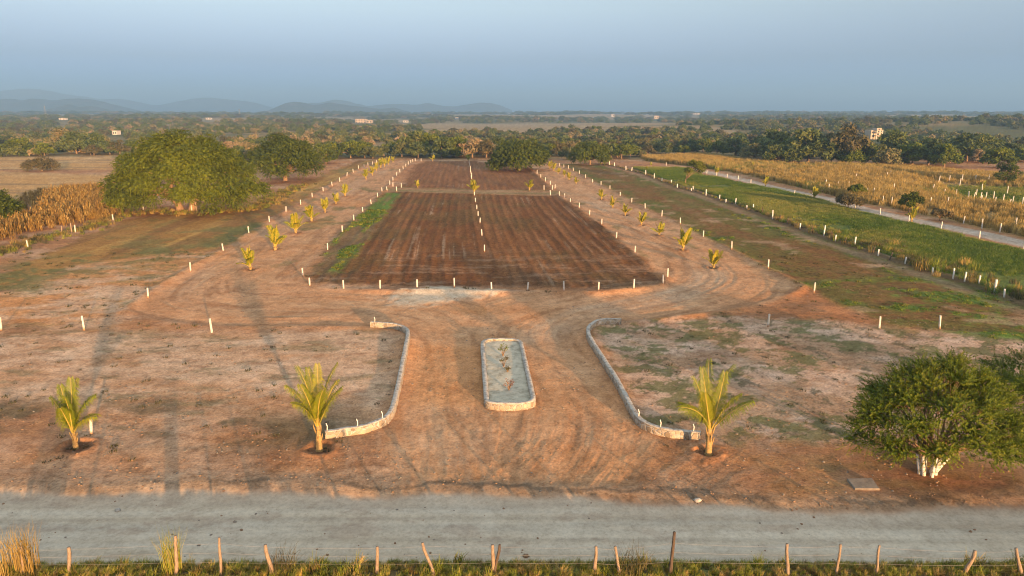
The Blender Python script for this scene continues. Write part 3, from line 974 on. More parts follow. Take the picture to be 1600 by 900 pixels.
POST_ROWS.append(([(519, 291), (531, 284), (542, 276), (552, 270), (560, 265), (569, 262), (575, 259), (582, 257), (588, 255)],
                  'distant white post on the outer track edge past the second dark tree', 'distant white posts past the second dark tree', 0.95))
POST_ROWS.append(([(1272, 457), (1200, 421), (1143, 393), (1099, 370), (1063, 351), (1034, 338), (1008, 326), (987, 316), (969, 306), (953, 296)],
                  '{} white post from the orange corner between brown field and palm row', 'white posts between the palm row and the brown field', 0.85))
POST_ROWS.append(([(939, 290), (926, 285), (915, 279), (905, 273), (896, 268), (888, 265), (881, 262), (874, 260)],
                  'distant white post between the far palms and the brown field', 'distant white posts beside the far palms', 0.95))
SINGLE_POSTS = [
    ((2, 517), 'white post cut by the picture edge, at the end of the scraped front lot', 1.0),
    ((132, 517), 'white post on the scraped orange dirt between the edge post and the track bend post', 1.0),
    ((331, 519), 'white post standing alone on the rim of the orange track bend', 1.0),
    ((143, 678), 'white post right behind the small spiky palm near the road', 0.85),
    ((1200, 510), 'white post on the red dirt directly above the big-crowned roadside palm', 0.9),
    ((1374, 512), 'white post where the red dirt meets the green weeds', 0.95),
    ((1468, 513), 'white post standing among the weeds of the brown field', 0.95),
    ((44, 387), 'white post in front of the dry corn, beside the dark bush', 0.95),
    ((118, 363), 'white post in front of the dry corn, beside a plain wooden stake', 0.95),
    ((177, 345), 'white post at the end of the dry corn toward the big tree', 0.95),
    ((224, 329), 'white post in the shade under the low branches of the big tree', 1.0),
    ((300, 331), 'white post leaning on the trunk of the big tree', 1.1),
]
path_a = [(1041, 259), (1089, 270), (1104, 272), (1119, 275), (1136, 278), (1153, 281), (1173, 287), (1241, 305), (1269, 310), (1336, 325), (1375, 335), (1420, 347), (1470, 358), (1530, 374), (1599, 393)]
POST_ROWS.append((path_a, '{} white post from the far end along the green side of the gravel path', 'white posts along the green field side of the gravel path', 1.0))
POST_ROWS.append(([(1505, 350), (1534, 357), (1562, 364), (1587, 355)], 'white post on the tall grass side of the gravel path', 'white posts on the tall grass side of the path', 1.25))
POST_ROWS.append(([(1309, 294), (1326, 294), (1290, 293), (1295, 300), (1337, 281), (1345, 305), (1355, 306), (1365, 306), (1391, 276), (1385, 280), (1396, 300), (1457, 301), (1475, 308),
                   (1493, 309), (1532, 321), (1554, 322), (1576, 325), (1379, 321), (1392, 323), (1453, 322), (1480, 322)],
                  'white post half hidden in the tall straw coloured grass', 'white posts in the tall straw grass', 1.55))
POST_ROWS.append(([(1466, 287), (1483, 285), (1503, 285), (1499, 292), (1534, 299), (1573, 305), (1524, 284), (1544, 285)],
                  'tall white post around the small green meadow', 'tall white posts around the small meadow', 1.7))
POST_ROWS.append(([(1513, 310), (1521, 311), (1525, 306), (1532, 311), (1540, 311), (1552, 312), (1567, 316), (1582, 318), (1597, 321)],
                  'white post in the close row along the dark strip by the small meadow', 'close row of white posts by the small meadow', 1.35))
post_n = 0


def put_posts():
    global post_n
    allp, spec = [], []
    for pts, pat, grp, H in POST_ROWS:
        for i, p in enumerate(pts):
            allp.append(at(*p))
            spec.append((pat.format(ORD[i]) if '{}' in pat else pat, grp, H))
    for p, lab, H in SINGLE_POSTS:
        allp.append(at(*p))
        spec.append((lab, 'scattered white marker posts', H))
    A = np.array(allp)
    Z = hz_many(A[:, 0], A[:, 1])
    for (x, y), z, (lab, grp, H) in zip(allp, Z, spec):
        o = link('marker_post', POSTS_M[post_n % 4], None, (x, y, z), random.uniform(-0.5, 0.5))
        wide = 0.92 + min(0.2, max(0, (y - 60) / 500.0))
        o.scale = (wide, wide, H * random.uniform(0.90, 1.10))
        o.rotation_euler[0] = random.gauss(0, 0.045)
        o.rotation_euler[1] = random.gauss(0, 0.045)
        tag(o, lab, 'post', grp)
        post_n += 1


# ------------------------------------------------------------------ palms
def frond_mesh(L, lean, droop, nleaf, ll, rnd, tone, twist=0.0):
    """one coconut frond leaving the crown along +x; ribs and leaflets in one mesh"""
    b = MB()
    n = 14
    pts, p, a = [], np.array([0.0, 0, 0]), lean
    side = rnd.uniform(-0.12, 0.12)
    for i in range(n + 1):
        pts.append(p.copy())
        a -= droop / n * (0.4 + 1.3 * i / n)
        p = p + L / n * np.array([math.cos(a), side * i / n, math.sin(a)])
    b.tube(pts, [0.03 * (1 - 0.85 * i / n) + 0.004 for i in range(n + 1)], 5, 0, True, 0, 0.5)
    P = np.array(pts)
    for k in range(nleaf):
        t = 0.16 + 0.84 * (k + 0.5) / nleaf
        f = t * n
        i = min(int(f), n - 1)
        c = P[i] + (P[i + 1] - P[i]) * (f - i)
        tg = P[i + 1] - P[i]
        tg /= np.linalg.norm(tg)
        up = np.cross(tg, np.array([0, 1.0, 0]))
        up = -up if up[2] < 0 and abs(tg[2]) < 0.9 else up
        lat = np.cross(up, tg)
        size = ll * (math.sin(math.pi * (0.12 + 0.80 * t)) ** 0.7) * rnd.uniform(0.85, 1.1)
        for s in (-1, 1):
            fw = 0.70 + 0.7 * t
            d = s * lat * 1.0 + tg * fw + up * rnd.uniform(0.05, 0.4)
            d /= np.linalg.norm(d)
            e1 = c + d * size * 0.5
            e2 = c + d * size * 0.96 + np.array([0, 0, -size * (rnd.uniform(0.45, 0.95) if nleaf > 30 else rnd.uniform(0.15, 0.42))])
            w = 0.0155 if nleaf > 30 else 0.03
            wv = tg * w
            tn = tone + rnd.uniform(-0.14, 0.14)
            b.add([c - wv * 0.6, c + wv * 0.6, e1 + wv, e2, e1 - wv], [(0, 1, 2, 4), (4, 2, 3)], 1, tn)
    return b.mesh('frond', [M_RACHIS, M_PALM], False)


def palm_trunk(h, r, rnd):
    b = MB()
    n = 9
    path, rad = [], []
    bx = rnd.uniform(-0.06, 0.06)
    for i in range(n + 1):
        t = i / n
        path.append((bx * t * t, 0, -0.15 + (h + 0.15) * t))
        rad.append(r * (1.35 - 0.55 * t) * (1 + 0.10 * (i % 2)) * (1.15 if i < 2 else 1))
    b.tube(path, rad, 10, 0, True, 0.1)
    # old leaf bases wrapping the top
    for k in range(7):
        a = k * 2.4
        z0 = h * (0.35 + 0.09 * k)
        b.tube([(math.cos(a) * r * 0.8, math.sin(a) * r * 0.8, z0), (math.cos(a) * r * 1.5, math.sin(a) * r * 1.5, z0 + h * 0.22), (math.cos(a) * r * 1.7, math.sin(a) * r * 1.7, z0 + h * 0.34)],
               [r * 0.38, r * 0.26, r * 0.10], 5, 0)
    return b.mesh('trunk', [M_PALMBARK])


def make_palm(spec, trunk_h, trunk_r, ll, nleaf, seed, tone):
    """spec: list of (azimuth deg, lean deg, droop rad, length)"""
    rnd = random.Random(seed)
    root = empty('palm_tree', (0, 0, 0))
    link('trunk', palm_trunk(trunk_h, trunk_r, rnd), root)
    for az, lean, dr, L in spec:
        me = frond_mesh(L, R(lean), dr, nleaf, ll, rnd, tone + rnd.uniform(-0.08, 0.1))
        o = link('frond', me, root, (math.cos(R(az)) * trunk_r * 0.3, math.sin(R(az)) * trunk_r * 0.3, trunk_h * 0.93), R(az))
        o.rotation_euler[0] = rnd.uniform(-0.35, 0.35)
    return root


def copy_tree(src):
    c = src.copy()
    ROOT.objects.link(c)
    for ch in src.children:
        d = ch.copy()
        ROOT.objects.link(d)
        d.parent = c
    return c


# (px, base y, top y) of every palm with its label
PALM_L = [(392, 420, 381), (430, 390, 348), (462, 364, 328), (487, 346, 316), (508, 331, 306), (525, 318, 298), (539, 306, 284)]
PALM_L2 = [(572, 280, 262), (582, 274, 258), (588, 267, 252), (595, 262, 246), (601, 260, 245), (607, 257, 243), (614, 254, 243)]
PALM_C = [(653, 294, 280), (741, 302, 278), (827, 297, 278), (676, 252, 240), (732, 252, 240)]
PALM_R = [(1115, 417, 384), (1067, 391, 352), (1030, 367, 343), (1002, 351, 327), (977, 335, 314), (957, 324, 304), (940, 311, 292)]
PALM_R2 = [(900, 287, 274), (889, 281, 267), (882, 276, 264), (872, 271, 260), (865, 267, 252), (859, 263, 250)]
PALM_F = [(1120, 273, 260), (1175, 263, 253), (1196, 291, 274), (1272, 312, 290), (1424, 347, 322), (1534, 298, 281), (1017, 260, 252), (1010, 266, 260)]
HERO = [(118, 697, 592), (499, 701, 568), (1107, 707, 567)]
for p in HERO:
    x, y = at(p[0], p[1])
    PALM_PITS.append((x, y, 0.75))
for p in PALM_L + PALM_R:
    x, y = at(p[0], p[1])
    PALM_PITS.append((x, y, 0.6))


def put_palms():
    def hgt(p):
        x, y = at(p[0], p[1])
        return at_depth(p[0], p[2], y)[1]
    # three roadside palms, each shaped as in the photo (azimuth 0 = +x, 90 = away)
    heros = [
        ([(100, 88, 0.2, 2.5), (150, 82, 0.35, 2.2), (60, 82, 0.3, 2.4), (20, 76, 0.7, 2.1), (-10, 56, 0.8, 1.9), (200, 83, 0.3, 2.0), (300, 76, 0.5, 1.8), (250, 84, 0.25, 2.1)], 0.80, 0.095,
         'thin young palm with few upright fronds in a dug basin before a post', 'hero1'),
        ([(95, 89, 0.15, 2.9), (165, 85, 0.5, 2.9), (20, 81, 0.45, 3.0), (182, 68, 0.5, 2.3), (0, 69, 0.4, 2.5), (335, 76, 0.35, 2.5), (260, 85, 0.4, 2.4), (215, 74, 0.7, 2.0), (120, 84, 0.5, 2.7), (300, 82, 0.6, 2.3)], 1.25, 0.112,
         'full young palm at a wall end with an orange earth mound at its foot', 'hero2'),
        ([(50, 84, 0.45, 3.1), (90, 87, 0.4, 2.8), (15, 80, 0.6, 3.1), (180, 72, 1.15, 2.2), (195, 62, 0.7, 2.0), (0, 50, 0.45, 2.2), (335, 72, 0.5, 2.2), (140, 80, 0.4, 2.5), (250, 80, 0.4, 2.2), (70, 86, 0.2, 2.7)], 1.3, 0.118,
         'full young palm with a curled frond tip beside the wall end nearer the whitewashed tree', 'hero3')]
    for p, (spec, th, tr, lab, nm) in zip(HERO, heros):
        x, y = at(p[0], p[1])
        H = hgt(p)
        top = th + max(L * math.sin(R(min(l, 88))) for _, l, _, L in spec) * 0.96
        k = H / top
        root = make_palm(spec, th, tr, 0.64, 60, len(lab), 0.44)
        root.location = (x, y, hz(x, y) - 0.02)
        root.scale = (k, k, k)
        tag(root, lab, 'palm', 'young palms along the road')
    protos = []
    for k in range(5):
        rnd = random.Random(50 + k)
        nf = 8 + k % 3
        spec = []
        for i in range(nf):
            lean = rnd.uniform(78, 89) if i < nf * 0.6 else rnd.uniform(50, 74)
            spec.append((i * 137.5 + rnd.uniform(-20, 20), lean, rnd.uniform(0.15, 0.4) if i < nf * 0.6 else rnd.uniform(0.6, 1.0), rnd.uniform(1.4, 1.8) if i < nf * 0.6 else rnd.uniform(1.0, 1.4)))
        protos.append(make_palm(spec, 0.35, 0.09, 0.46, 26, 60 + k, 0.66))
    rows = [(PALM_L, '{} young palm counted from the track bend in the row on the big tree side', 'young palms of the row on the big tree side'),
            (PALM_L2, 'far young palm in the yellow cluster at the end of the big tree side row', 'far palms at the end of the big tree side row'),
            (PALM_R, '{} young palm counted from the track bend in the row on the fence side', 'young palms of the row on the fence side'),
            (PALM_R2, 'far young palm at the end of the fence side row', 'far palms at the end of the fence side row')]
    jobs = []
    for pts, pat, grp in rows:
        for i, p in enumerate(pts):
            jobs.append((p, pat.format(ORD[i]) if '{}' in pat else pat, grp))
    jobs += [(p, l, 'young palms on the upper plot') for p, l in zip(PALM_C, [
        'young palm on the upper plot edge nearest the big tree side track', 'young palm at the head of the centre post line', 'young palm on the upper plot edge beside the round tree',
        'tiny far palm at the back of the upper plot standing apart', 'tiny far palm at the far end of the centre post line'])]
    jobs += [(p, l, 'young palms near the gravel path') for p, l in zip(PALM_F, [
        'small palm by the far bend of the gravel path', 'small palm in the straw grass past the far path bend', 'yellow palm beside a path post in front of the straw grass',
        'upright bright yellow palm at the gravel path beside the straw bushes', 'bright yellow leaning palm beside a green bush on the path', 'small palm next to a white post at the small meadow',
        'tiny palm at the far corner of the green field', 'tiny palm by the far fence posts'])]
    used = set()
    XY = np.array([at(j[0][0], j[0][1]) for j in jobs])
    Z = hz_many(XY[:, 0], XY[:, 1])
    for i, (p, lab, grp) in enumerate(jobs):
        k = (i * 3 + i // 5) % 5
        src = protos[k]
        o = src if k not in used else copy_tree(src)
        used.add(k)
        x, y = XY[i]
        s = max(1.3, hgt(p)) / 2.12
        o.location = (x, y, Z[i] - 0.03)
        o.rotation_euler = (random.gauss(0, 0.05), random.gauss(0, 0.05), random.uniform(0, 6.28))
        o.scale = (s * random.uniform(0.95, 1.15),) * 2 + (s,)
        tag(o, lab, 'palm', grp)


# ------------------------------------------------------------------ trees
def crown_mesh(name, n, size, lobes, mat, seed, tone_base=0.45, shell=0.55, droop=0.0, squash=0.8):
    """foliage as small leaf sprays through the volume of several lobes; gaps stay between lobes"""
    r = np.random.default_rng(seed)
    lob = np.array(lobes, float)                  # x,y,z, rx,ry,rz
    vol = (lob[:, 3] * lob[:, 4] * lob[:, 5]) ** 0.67
    pick = r.choice(len(lob), n, p=vol / vol.sum())
    d = r.normal(size=(n, 3))
    d /= np.linalg.norm(d, axis=1, keepdims=True)
    rad = shell + (1.03 - shell) * r.random(n) ** 0.6
    # each lobe is ragged: its radius changes with direction
    rag = 0.72 + 0.5 * vn(d[:, 0] * 3 + pick * 3.1, d[:, 1] * 3 + d[:, 2] * 2.3 + pick * 7.7, seed)
    C = lob[pick, :3] + d * lob[pick, 3:] * (rad * rag)[:, None]
    tone = tone_base + (r.random(len(lob))[pick] - 0.5) * 0.35 + (r.random(n) - 0.5) * 0.28
    nrm = d * 0.55 + r.normal(size=(n, 3)) * 0.6 + np.array([0, 0, 0.35])
    nrm /= np.linalg.norm(nrm, axis=1, keepdims=True)
    a = np.cross(nrm, r.normal(size=(n, 3)))
    a /= np.linalg.norm(a, axis=1, keepdims=True) + 1e-9
    b = np.cross(nrm, a)
    sz = size * (0.6 + 0.8 * r.random(n))[:, None]
    a = a * sz
    b = b * sz * squash * 0.6
    a[:, 2] -= droop * sz[:, 0] * r.random(n)
    V = np.stack([C - a, C - a * 0.1 + b, C + a, C + a * 0.1 - b], 1)
    return quads_mesh(name, V, [mat], tone)


def spray_crown(name, nspray, nleaf, L, leaf, lobes, mat, seed, tone_base=0.45, up=0.5, hang=0.0, shell=0.35):
    """feathery foliage: short twigs growing outward from the lobes, narrow leaflets along each"""
    r = np.random.default_rng(seed)
    lob = np.array(lobes, float)
    vol = (lob[:, 3] * lob[:, 4] * lob[:, 5]) ** 0.67
    pick = r.choice(len(lob), nspray, p=vol / vol.sum())
    d = r.normal(size=(nspray, 3))
    d /= np.linalg.norm(d, axis=1, keepdims=True)
    rad = shell + (1.0 - shell) * r.random(nspray) ** 0.7
    C = lob[pick, :3] + d * lob[pick, 3:] * rad[:, None]
    mid = lob[:, :3].mean(0)
    out = C - mid
    out /= np.linalg.norm(out, axis=1, keepdims=True) + 1e-6
    ax = d * 0.6 + out * 0.5 + r.normal(size=(nspray, 3)) * 0.35 + np.array([0, 0, up])
    ax /= np.linalg.norm(ax, axis=1, keepdims=True)
    ln = L * r.uniform(0.5, 1.15, nspray)
    t = np.linspace(0.1, 1.0, nleaf)
    A = C[:, None, :] + ax[:, None, :] * (ln[:, None] * t)[..., None]
    A[..., 2] -= hang * (ln[:, None] * t ** 2)
    A = A.reshape(-1, 3)
    axr = np.repeat(ax, nleaf, 0)
    n = len(A)
    side = np.cross(axr, r.normal(size=(n, 3)))
    side /= np.linalg.norm(side, axis=1, keepdims=True) + 1e-9
    dirn = side * 0.9 + axr * 0.65
    dirn[:, 2] -= hang * 0.5
    dirn /= np.linalg.norm(dirn, axis=1, keepdims=True)
    wv = np.cross(dirn, axr)
    wv /= np.linalg.norm(wv, axis=1, keepdims=True) + 1e-9
    sz = leaf * r.uniform(0.6, 1.25, n)[:, None]
    b = wv * sz * 0.24
    V = np.stack([A - b * 0.3, A + dirn * sz * 0.45 + b, A + dirn * sz, A + dirn * sz * 0.45 - b], 1)
    tone = tone_base + (r.random(len(lob))[pick] - 0.5) * 0.30 + (r.random(nspray) - 0.5) * 0.35
    tone = np.repeat(tone, nleaf) + np.tile((t - 0.5) * 0.15, nspray)
    return quads_mesh(name, V, [mat], tone)


def clumps(masters, seed, sub=8, size=0.45):
    """each branch end (x, y, z, r) carries a cluster of smaller foliage lobes, leaving hollows between the branches"""
    r = random.Random(seed)
    out = []
    for x, y, z, R_ in masters:
        for k in range(sub):
            a = k * 2.39996 + r.uniform(-0.5, 0.5)
            q = math.sqrt((k + 0.5) / sub)
            zz = (1 - q ** 2) * R_ * 0.55 - q * R_ * 0.18 * r.uniform(0, 1.6)
            s = R_ * size * r.uniform(0.6, 1.2)
            out.append((x + math.cos(a) * q * R_ * 0.85, y + math.sin(a) * q * R_ * 0.85, z + zz, s * 1.2, s * 1.1, s * 0.62))
    return out


def lobes_round(R_, H, z0, n, seed, flat=1.0, lobe=0.42):
    """lobes filling a dome of radius R_, from z0 to H"""
    r = random.Random(seed)
    out = []
    for i in range(n):
        a = i * 2.39996 + r.uniform(-0.4, 0.4)
        q = math.sqrt((i + 0.5) / n) * 0.80
        hh = (1 - q ** 2.2) * (H - z0) * r.uniform(0.55, 0.95) * flat
        s = R_ * lobe * r.uniform(0.7, 1.15)
        out.append((math.cos(a) * q * R_, math.sin(a) * q * R_, z0 + max(s * 0.5, hh - s * 0.3), s, s, s * r.uniform(0.6, 0.85)))
    return out


def trunk_mesh(H, r0, lobes, seed, mat, stems=1, low=0.0, white=None):
    """tapered trunk that forks into limbs reaching the lobes"""
    rnd = random.Random(seed)
    b = MB()
    for k in range(stems):
        a = k * 6.28 / max(stems, 1) + rnd.uniform(-0.3, 0.3)
        off = 0 if stems == 1 else r0 * 1.6
        bx, by = math.cos(a) * off, math.sin(a) * off
        fork = np.array([bx * 2.2 + rnd.uniform(-.2, .2) * r0 * 3, by * 2.2 + rnd.uniform(-.2, .2) * r0 * 3, H])
        b.tube([(bx, by, -0.3), (bx, by, 0.02 * H), (bx * 1.3, by * 1.3, H * 0.5), tuple(fork)], [r0 * 1.5, r0 * 1.2, r0, r0 * 0.85], 9, 0, True, 0.12)
        mine = lobes[k::stems]
        for lx, ly, lz, sx, sy, sz in mine:
            e = np.array([lx, ly, lz])
            m1 = fork + (e - fork) * 0.45 + np.array([rnd.uniform(-.1, .1), rnd.uniform(-.1, .1), rnd.uniform(0, .12)]) * np.linalg.norm(e - fork)
            b.tube([fork - np.array([0, 0, r0 * 0.6]), m1, e], [r0 * 0.6, r0 * 0.32, r0 * 0.08], 6, 0, True, 0.15)
            for q in range(3):
                e2 = e + np.array([rnd.uniform(-1, 1) * sx, rnd.uniform(-1, 1) * sy, rnd.uniform(-.2, 1) * sz]) * 0.85
                b.tube([m1 + (e - m1) * 0.4, e2], [r0 * 0.16, r0 * 0.04], 4, 0, False)
    return b.mesh('trunk', [mat])


def tree(name, loc, lobes, trunk, leafn, leafs, mat, seed, label, cat='tree', group=None, tone=0.45, droop=0.0, shell=0.5, bark=None, spray=None, limbs=None):
    root = empty(name, loc)
    link('trunk', trunk_mesh(trunk[0], trunk[1], [(l[0], l[1], l[2] - 0.3, l[3], l[3], l[3] * 0.5) for l in limbs] if limbs else lobes, seed, bark or M_BARK, *trunk[2:]), root)
    if spray:
        cm = spray_crown('crown', leafn, spray[0], spray[1], leafs, lobes, mat, seed, tone, spray[2], spray[3], shell)
    else:
        cm = crown_mesh('crown', leafn, leafs, lobes, mat, seed, tone, shell, droop)
    link('crown', cm, root)
    tag(root, label, cat, group)
    return root


def put_trees():
    # the great spreading tree on the left
    x, y = at(300, 330)
    y += 3.0
    x, y = at(292, 330)
    rnd = random.Random(3)
    W = 13.2
    mast = []
    for (rx, ry, zt, rr) in [(-0.5, 0, 10.3, 3.4), (3.6, 1.5, 10.0, 3.0), (-4.4, 0.8, 9.2, 3.2), (-1.8, -3.6, 8.9, 3.0), (2.4, -3.4, 8.6, 3.0), (6.4, -1.2, 8.1, 2.9), (-7.2, -1.4, 7.2, 2.9), (9.0, 0.8, 6.7, 2.8), (-9.6, 0.6, 5.4, 2.6),
                             (-5.0, -4.8, 6.6, 2.8), (0.4, -6.2, 6.1, 2.6), (5.6, -5.2, 5.8, 2.9), (9.6, -3.4, 4.8, 2.4), (-8.6, -4.2, 4.4, 2.4), (11.6, -0.4, 4.2, 2.3), (-11.6, -1.4, 3.3, 2.0), (-3.6, -7.0, 4.2, 2.2), (8.0, -5.8, 3.1, 1.9),
                             (-6.4, -6.4, 2.8, 1.8), (2.0, 5.6, 8.0, 3.2), (-5.2, 5.6, 6.8, 3.0), (7.4, 5.2, 6.0, 3.0), (12.6, 1.8, 2.9, 1.8), (-11.8, 3.0, 4.0, 2.2), (4.4, -7.4, 3.4, 1.8), (11.2, -3.6, 2.6, 1.6), (-10.2, -3.6, 2.4, 1.6)]:
        mast.append((rx * 0.86 + rnd.uniform(-.4, .4), ry * 0.95, zt * 0.97 + rnd.uniform(-.5, .4), rr * rnd.uniform(0.85, 1.12)))
    lobes = clumps(mast, 5, 11, 0.46)
    lobes += [(x0_ * 0.8, y0_ * 0.8, z0_ - 1.6, 1.7, 1.6, 1.1) for x0_, y0_, z0_, _ in mast[:18]]
    tree('spreading_tree', (x, y, hz(x, y)), lobes, (2.4, 0.55, 2), 19000, 0.25, M_LEAF, 11,
         'huge spreading green tree with a wide domed crown behind the mown field', tone=0.38, shell=0.2, spray=(13, 0.9, 0.35, 0.5), limbs=mast)
    # a pale pole propped against it
    px, py = at(308, 333)
    b = MB()
    b.tube([(0, 0, -0.1), (-0.35, 0.5, 1.6), (-0.75, 1.0, 3.1)], [0.13, 0.11, 0.08], 7, 0, True, 0.1)
    o = link('prop_pole', b.mesh('prop_pole', [M_POSTWOOD]), None, (px, py, hz(px, py)))
    tag(o, 'pale wooden pole leaning against the trunk of the huge spreading tree', 'pole')
    # second, darker tree
    x, y = at(446, 282)
    mast = [(a, b_, c, 2.7) for a, b_, c, _, _, _ in lobes_round(9.2, 10.2, 0.9, 25, 5, 1.0, 0.34)]
    lob = clumps(mast, 6, 8, 0.44)
    tree('shade_tree', (x, y, hz(x, y)), lob, (2.2, 0.45), 7000, 0.32, M_LEAF, 12, 'round dark green tree on its own behind the huge spreading tree', tone=0.34, shell=0.2, spray=(12, 1.1, 0.3, 0.4), limbs=mast)
    # bush cut by the edge of the picture
    x, y = at(-22, 356)
    lob = lobes_round(4.3, 5.6, 0.6, 16, 6, 1.0, 0.4)
    tree('leafy_bush', (x, y, hz(x, y)), lob, (0.6, 0.16, 3), 2600, 0.30, M_LEAF, 13, 'dark green bush cut by the picture edge in front of the dry corn', 'bush', tone=0.40, shell=0.25, spray=(12, 0.9, 0.5, 0.2))
    # roadside shrub tree with whitewashed stems
    x, y = at(1452, 742)
    root = empty('shrub_tree', (x, y, hz(x, y)))
    rnd = random.Random(21)
    mast = []
    for (rx, ry, zt, rr) in [(0.1, 0.2, 4.25, 0.95), (-1.1, 0.5, 4.0, 0.85), (1.2, 0.4, 3.95, 0.9), (-1.9, 0.0, 3.3, 0.8), (2.1, 0.2, 3.2, 0.85), (-0.5, -0.9, 3.5, 0.85), (0.9, -1.0, 3.3, 0.85), (-2.5, -0.2, 2.5, 0.7), (2.8, -0.1, 2.4, 0.75),
                             (-1.5, -1.1, 2.7, 0.75), (1.9, -1.1, 2.4, 0.75), (0.1, -1.7, 2.5, 0.75), (-2.3, -0.9, 1.75, 0.6), (2.7, -0.9, 1.6, 0.6), (-0.9, -1.8, 1.9, 0.6), (1.1, -1.9, 1.95, 0.55), (-1.6, 1.5, 3.0, 0.9), (1.6, 1.6, 3.0, 0.9), (0, 1.9, 2.6, 0.9),
                             (-2.7, 0.7, 1.4, 0.6), (3.2, 0.5, 1.3, 0.55), (2.4, -1.3, 1.6, 0.42), (-2.1, -1.2, 1.6, 0.42), (3.3, -0.4, 1.9, 0.5), (-3.0, 0.2, 3.1, 0.4), (0.5, 0.6, 4.7, 0.5), (-0.7, 0.8, 4.65, 0.45), (1.9, 0.7, 3.9, 0.5)]:
        mast.append((rx + 0.15 + rnd.uniform(-.15, .15), ry + rnd.uniform(-.1, .1), zt * 0.97 + rnd.uniform(-.1, .1), rr * rnd.uniform(0.85, 1.1)))
    lob = clumps(mast, 9, 5, 0.42)
    b = MB()
    wb = MB()
    for k in range(9):
        bx = -0.42 + 0.105 * k
        by = rnd.uniform(-0.18, 0.22)
        lean = (k - 4) * 0.03 + (0.45 if k == 8 else 0) + rnd.uniform(-0.05, 0.05)
        top = (bx + lean, by * 1.5, 0.95)
        wb.tube([(bx * 0.8, by, -0.2), (bx * 0.85, by, 0.1), top], [0.095, 0.08, 0.06], 8, 0, True, 0.2)
        for lb in lob[k * 2::18]:
            e = np.array(lb[:3])
            t0 = np.array(top) - np.array([0, 0, 0.03])
            m1 = t0 + (e - t0) * 0.5 + np.array([0, 0, 0.25])
            b.tube([t0, m1, e], [0.045, 0.028, 0.008], 5, 0, False, 0.1)
            for q in range(4):
                e2 = e + np.array([rnd.uniform(-1, 1) * lb[3], rnd.uniform(-1, 1) * lb[4], rnd.uniform(-.2, 1.2) * lb[5]])
                b.tube([m1 + (e - m1) * 0.5, e2], [0.014, 0.004], 4, 0, False)
    link('limbs', b.mesh('limbs', [M_BARK]), root)
    link('trunk', wb.mesh('trunk', [M_LIME]), root)['label'] = 'bundle of short whitewashed stems'
    link('crown', spray_crown('crown', 5200, 32, 0.74, 0.075, lob, M_SHRUB, 14, 0.68, 0.55, 0.14, 0.0), root)
    tag(root, 'bushy green roadside tree on a cluster of whitewashed stems', 'tree')
    # another one mostly outside the picture
    x, y = at(1630, 650)
    lob = [(math.cos(i * 2.4) * math.sqrt(i / 22) * 3.0, math.sin(i * 2.4) * math.sqrt(i / 22) * 2.6, 0.9 + 2.7 * rnd.random() * (1 - i / 30), 0.75, 0.7, 0.5) for i in range(22)]
    tree('leafy_bush', (x, y, hz(x, y)), lob, (0.7, 0.09, 3), 1700, 0.10, M_SHRUB, 15, 'low green bush cut by the picture edge behind the whitewashed tree', 'bush', tone=0.44, shell=0.1, spray=(22, 0.6, 0.7, 0.1))
    # trees at the end of the plots
    for nm, p, W, H, n, mt, lab, sd, tn in [
        ('shade_tree', (811, 266), 8.4, 9.0, 26, M_LEAF, 'round bushy tree with brownish top at the far end of the plowed plots', 31, 0.30),
        ('shade_tree', (922, 257), 6.6, 7.0, 18, M_LEAF, 'smaller dark round tree standing past the end of the fence side track', 32, 0.26),
        ('small_tree', (1071, 288), 2.6, 5.0, 9, M_LEAF, 'small leaning tree in the green field beside the wire fence', 33, 0.55),
        ('leafy_bush', (1420, 332), 1.9, 3.6, 8, M_LEAF, 'dark green bush at the gravel path beside the leaning yellow palm', 34, 0.3),
        ('leafy_bush', (1570, 288), 3.4, 4.6, 9, M_LEAF, 'green bush standing in straw grass behind the small meadow', 35, 0.35),
        ('dry_bush', (1325, 326), 2.3, 2.6, 9, M_LEAF_DRY, 'greyish dry bush at the gravel path beside the straw grass', 37, 0.6),
        ('leafy_bush', (1338, 309), 1.8, 2.8, 8, M_LEAF, 'small bright green bush rising from the straw grass above the greyish bush', 38, 0.5),
        ('dry_bush', (1468, 345), 1.6, 1.9, 7, M_LEAF_DRY, 'small brown bush on the verge of the gravel path near its wide end', 39, 0.7),
        ('leafy_bush', (66, 267), 4.6, 3.4, 9, M_LEAF_DRY, 'low pale bush on the strip between the stubble fields', 36, 0.4)]:
        x, y = at(*p)
        lob = lobes_round(W, H, 0.7, n, sd, 1.0, 0.30)
        if nm == 'small_tree':
            lob = [(a + 1.2 + c * 0.25, b_, c + 0.6, d, e, f) for a, b_, c, d, e, f in lob]
        tree(nm, (x, y, hz(x, y)), lob, (H * 0.22, W * 0.04), int(150 * n), max(0.16, W * 0.05), mt, sd, lab, 'bush' if 'bush' in nm else 'tree', tone=tn, shell=0.3, spray=(12, W * 0.14, 0.4, 0.25))


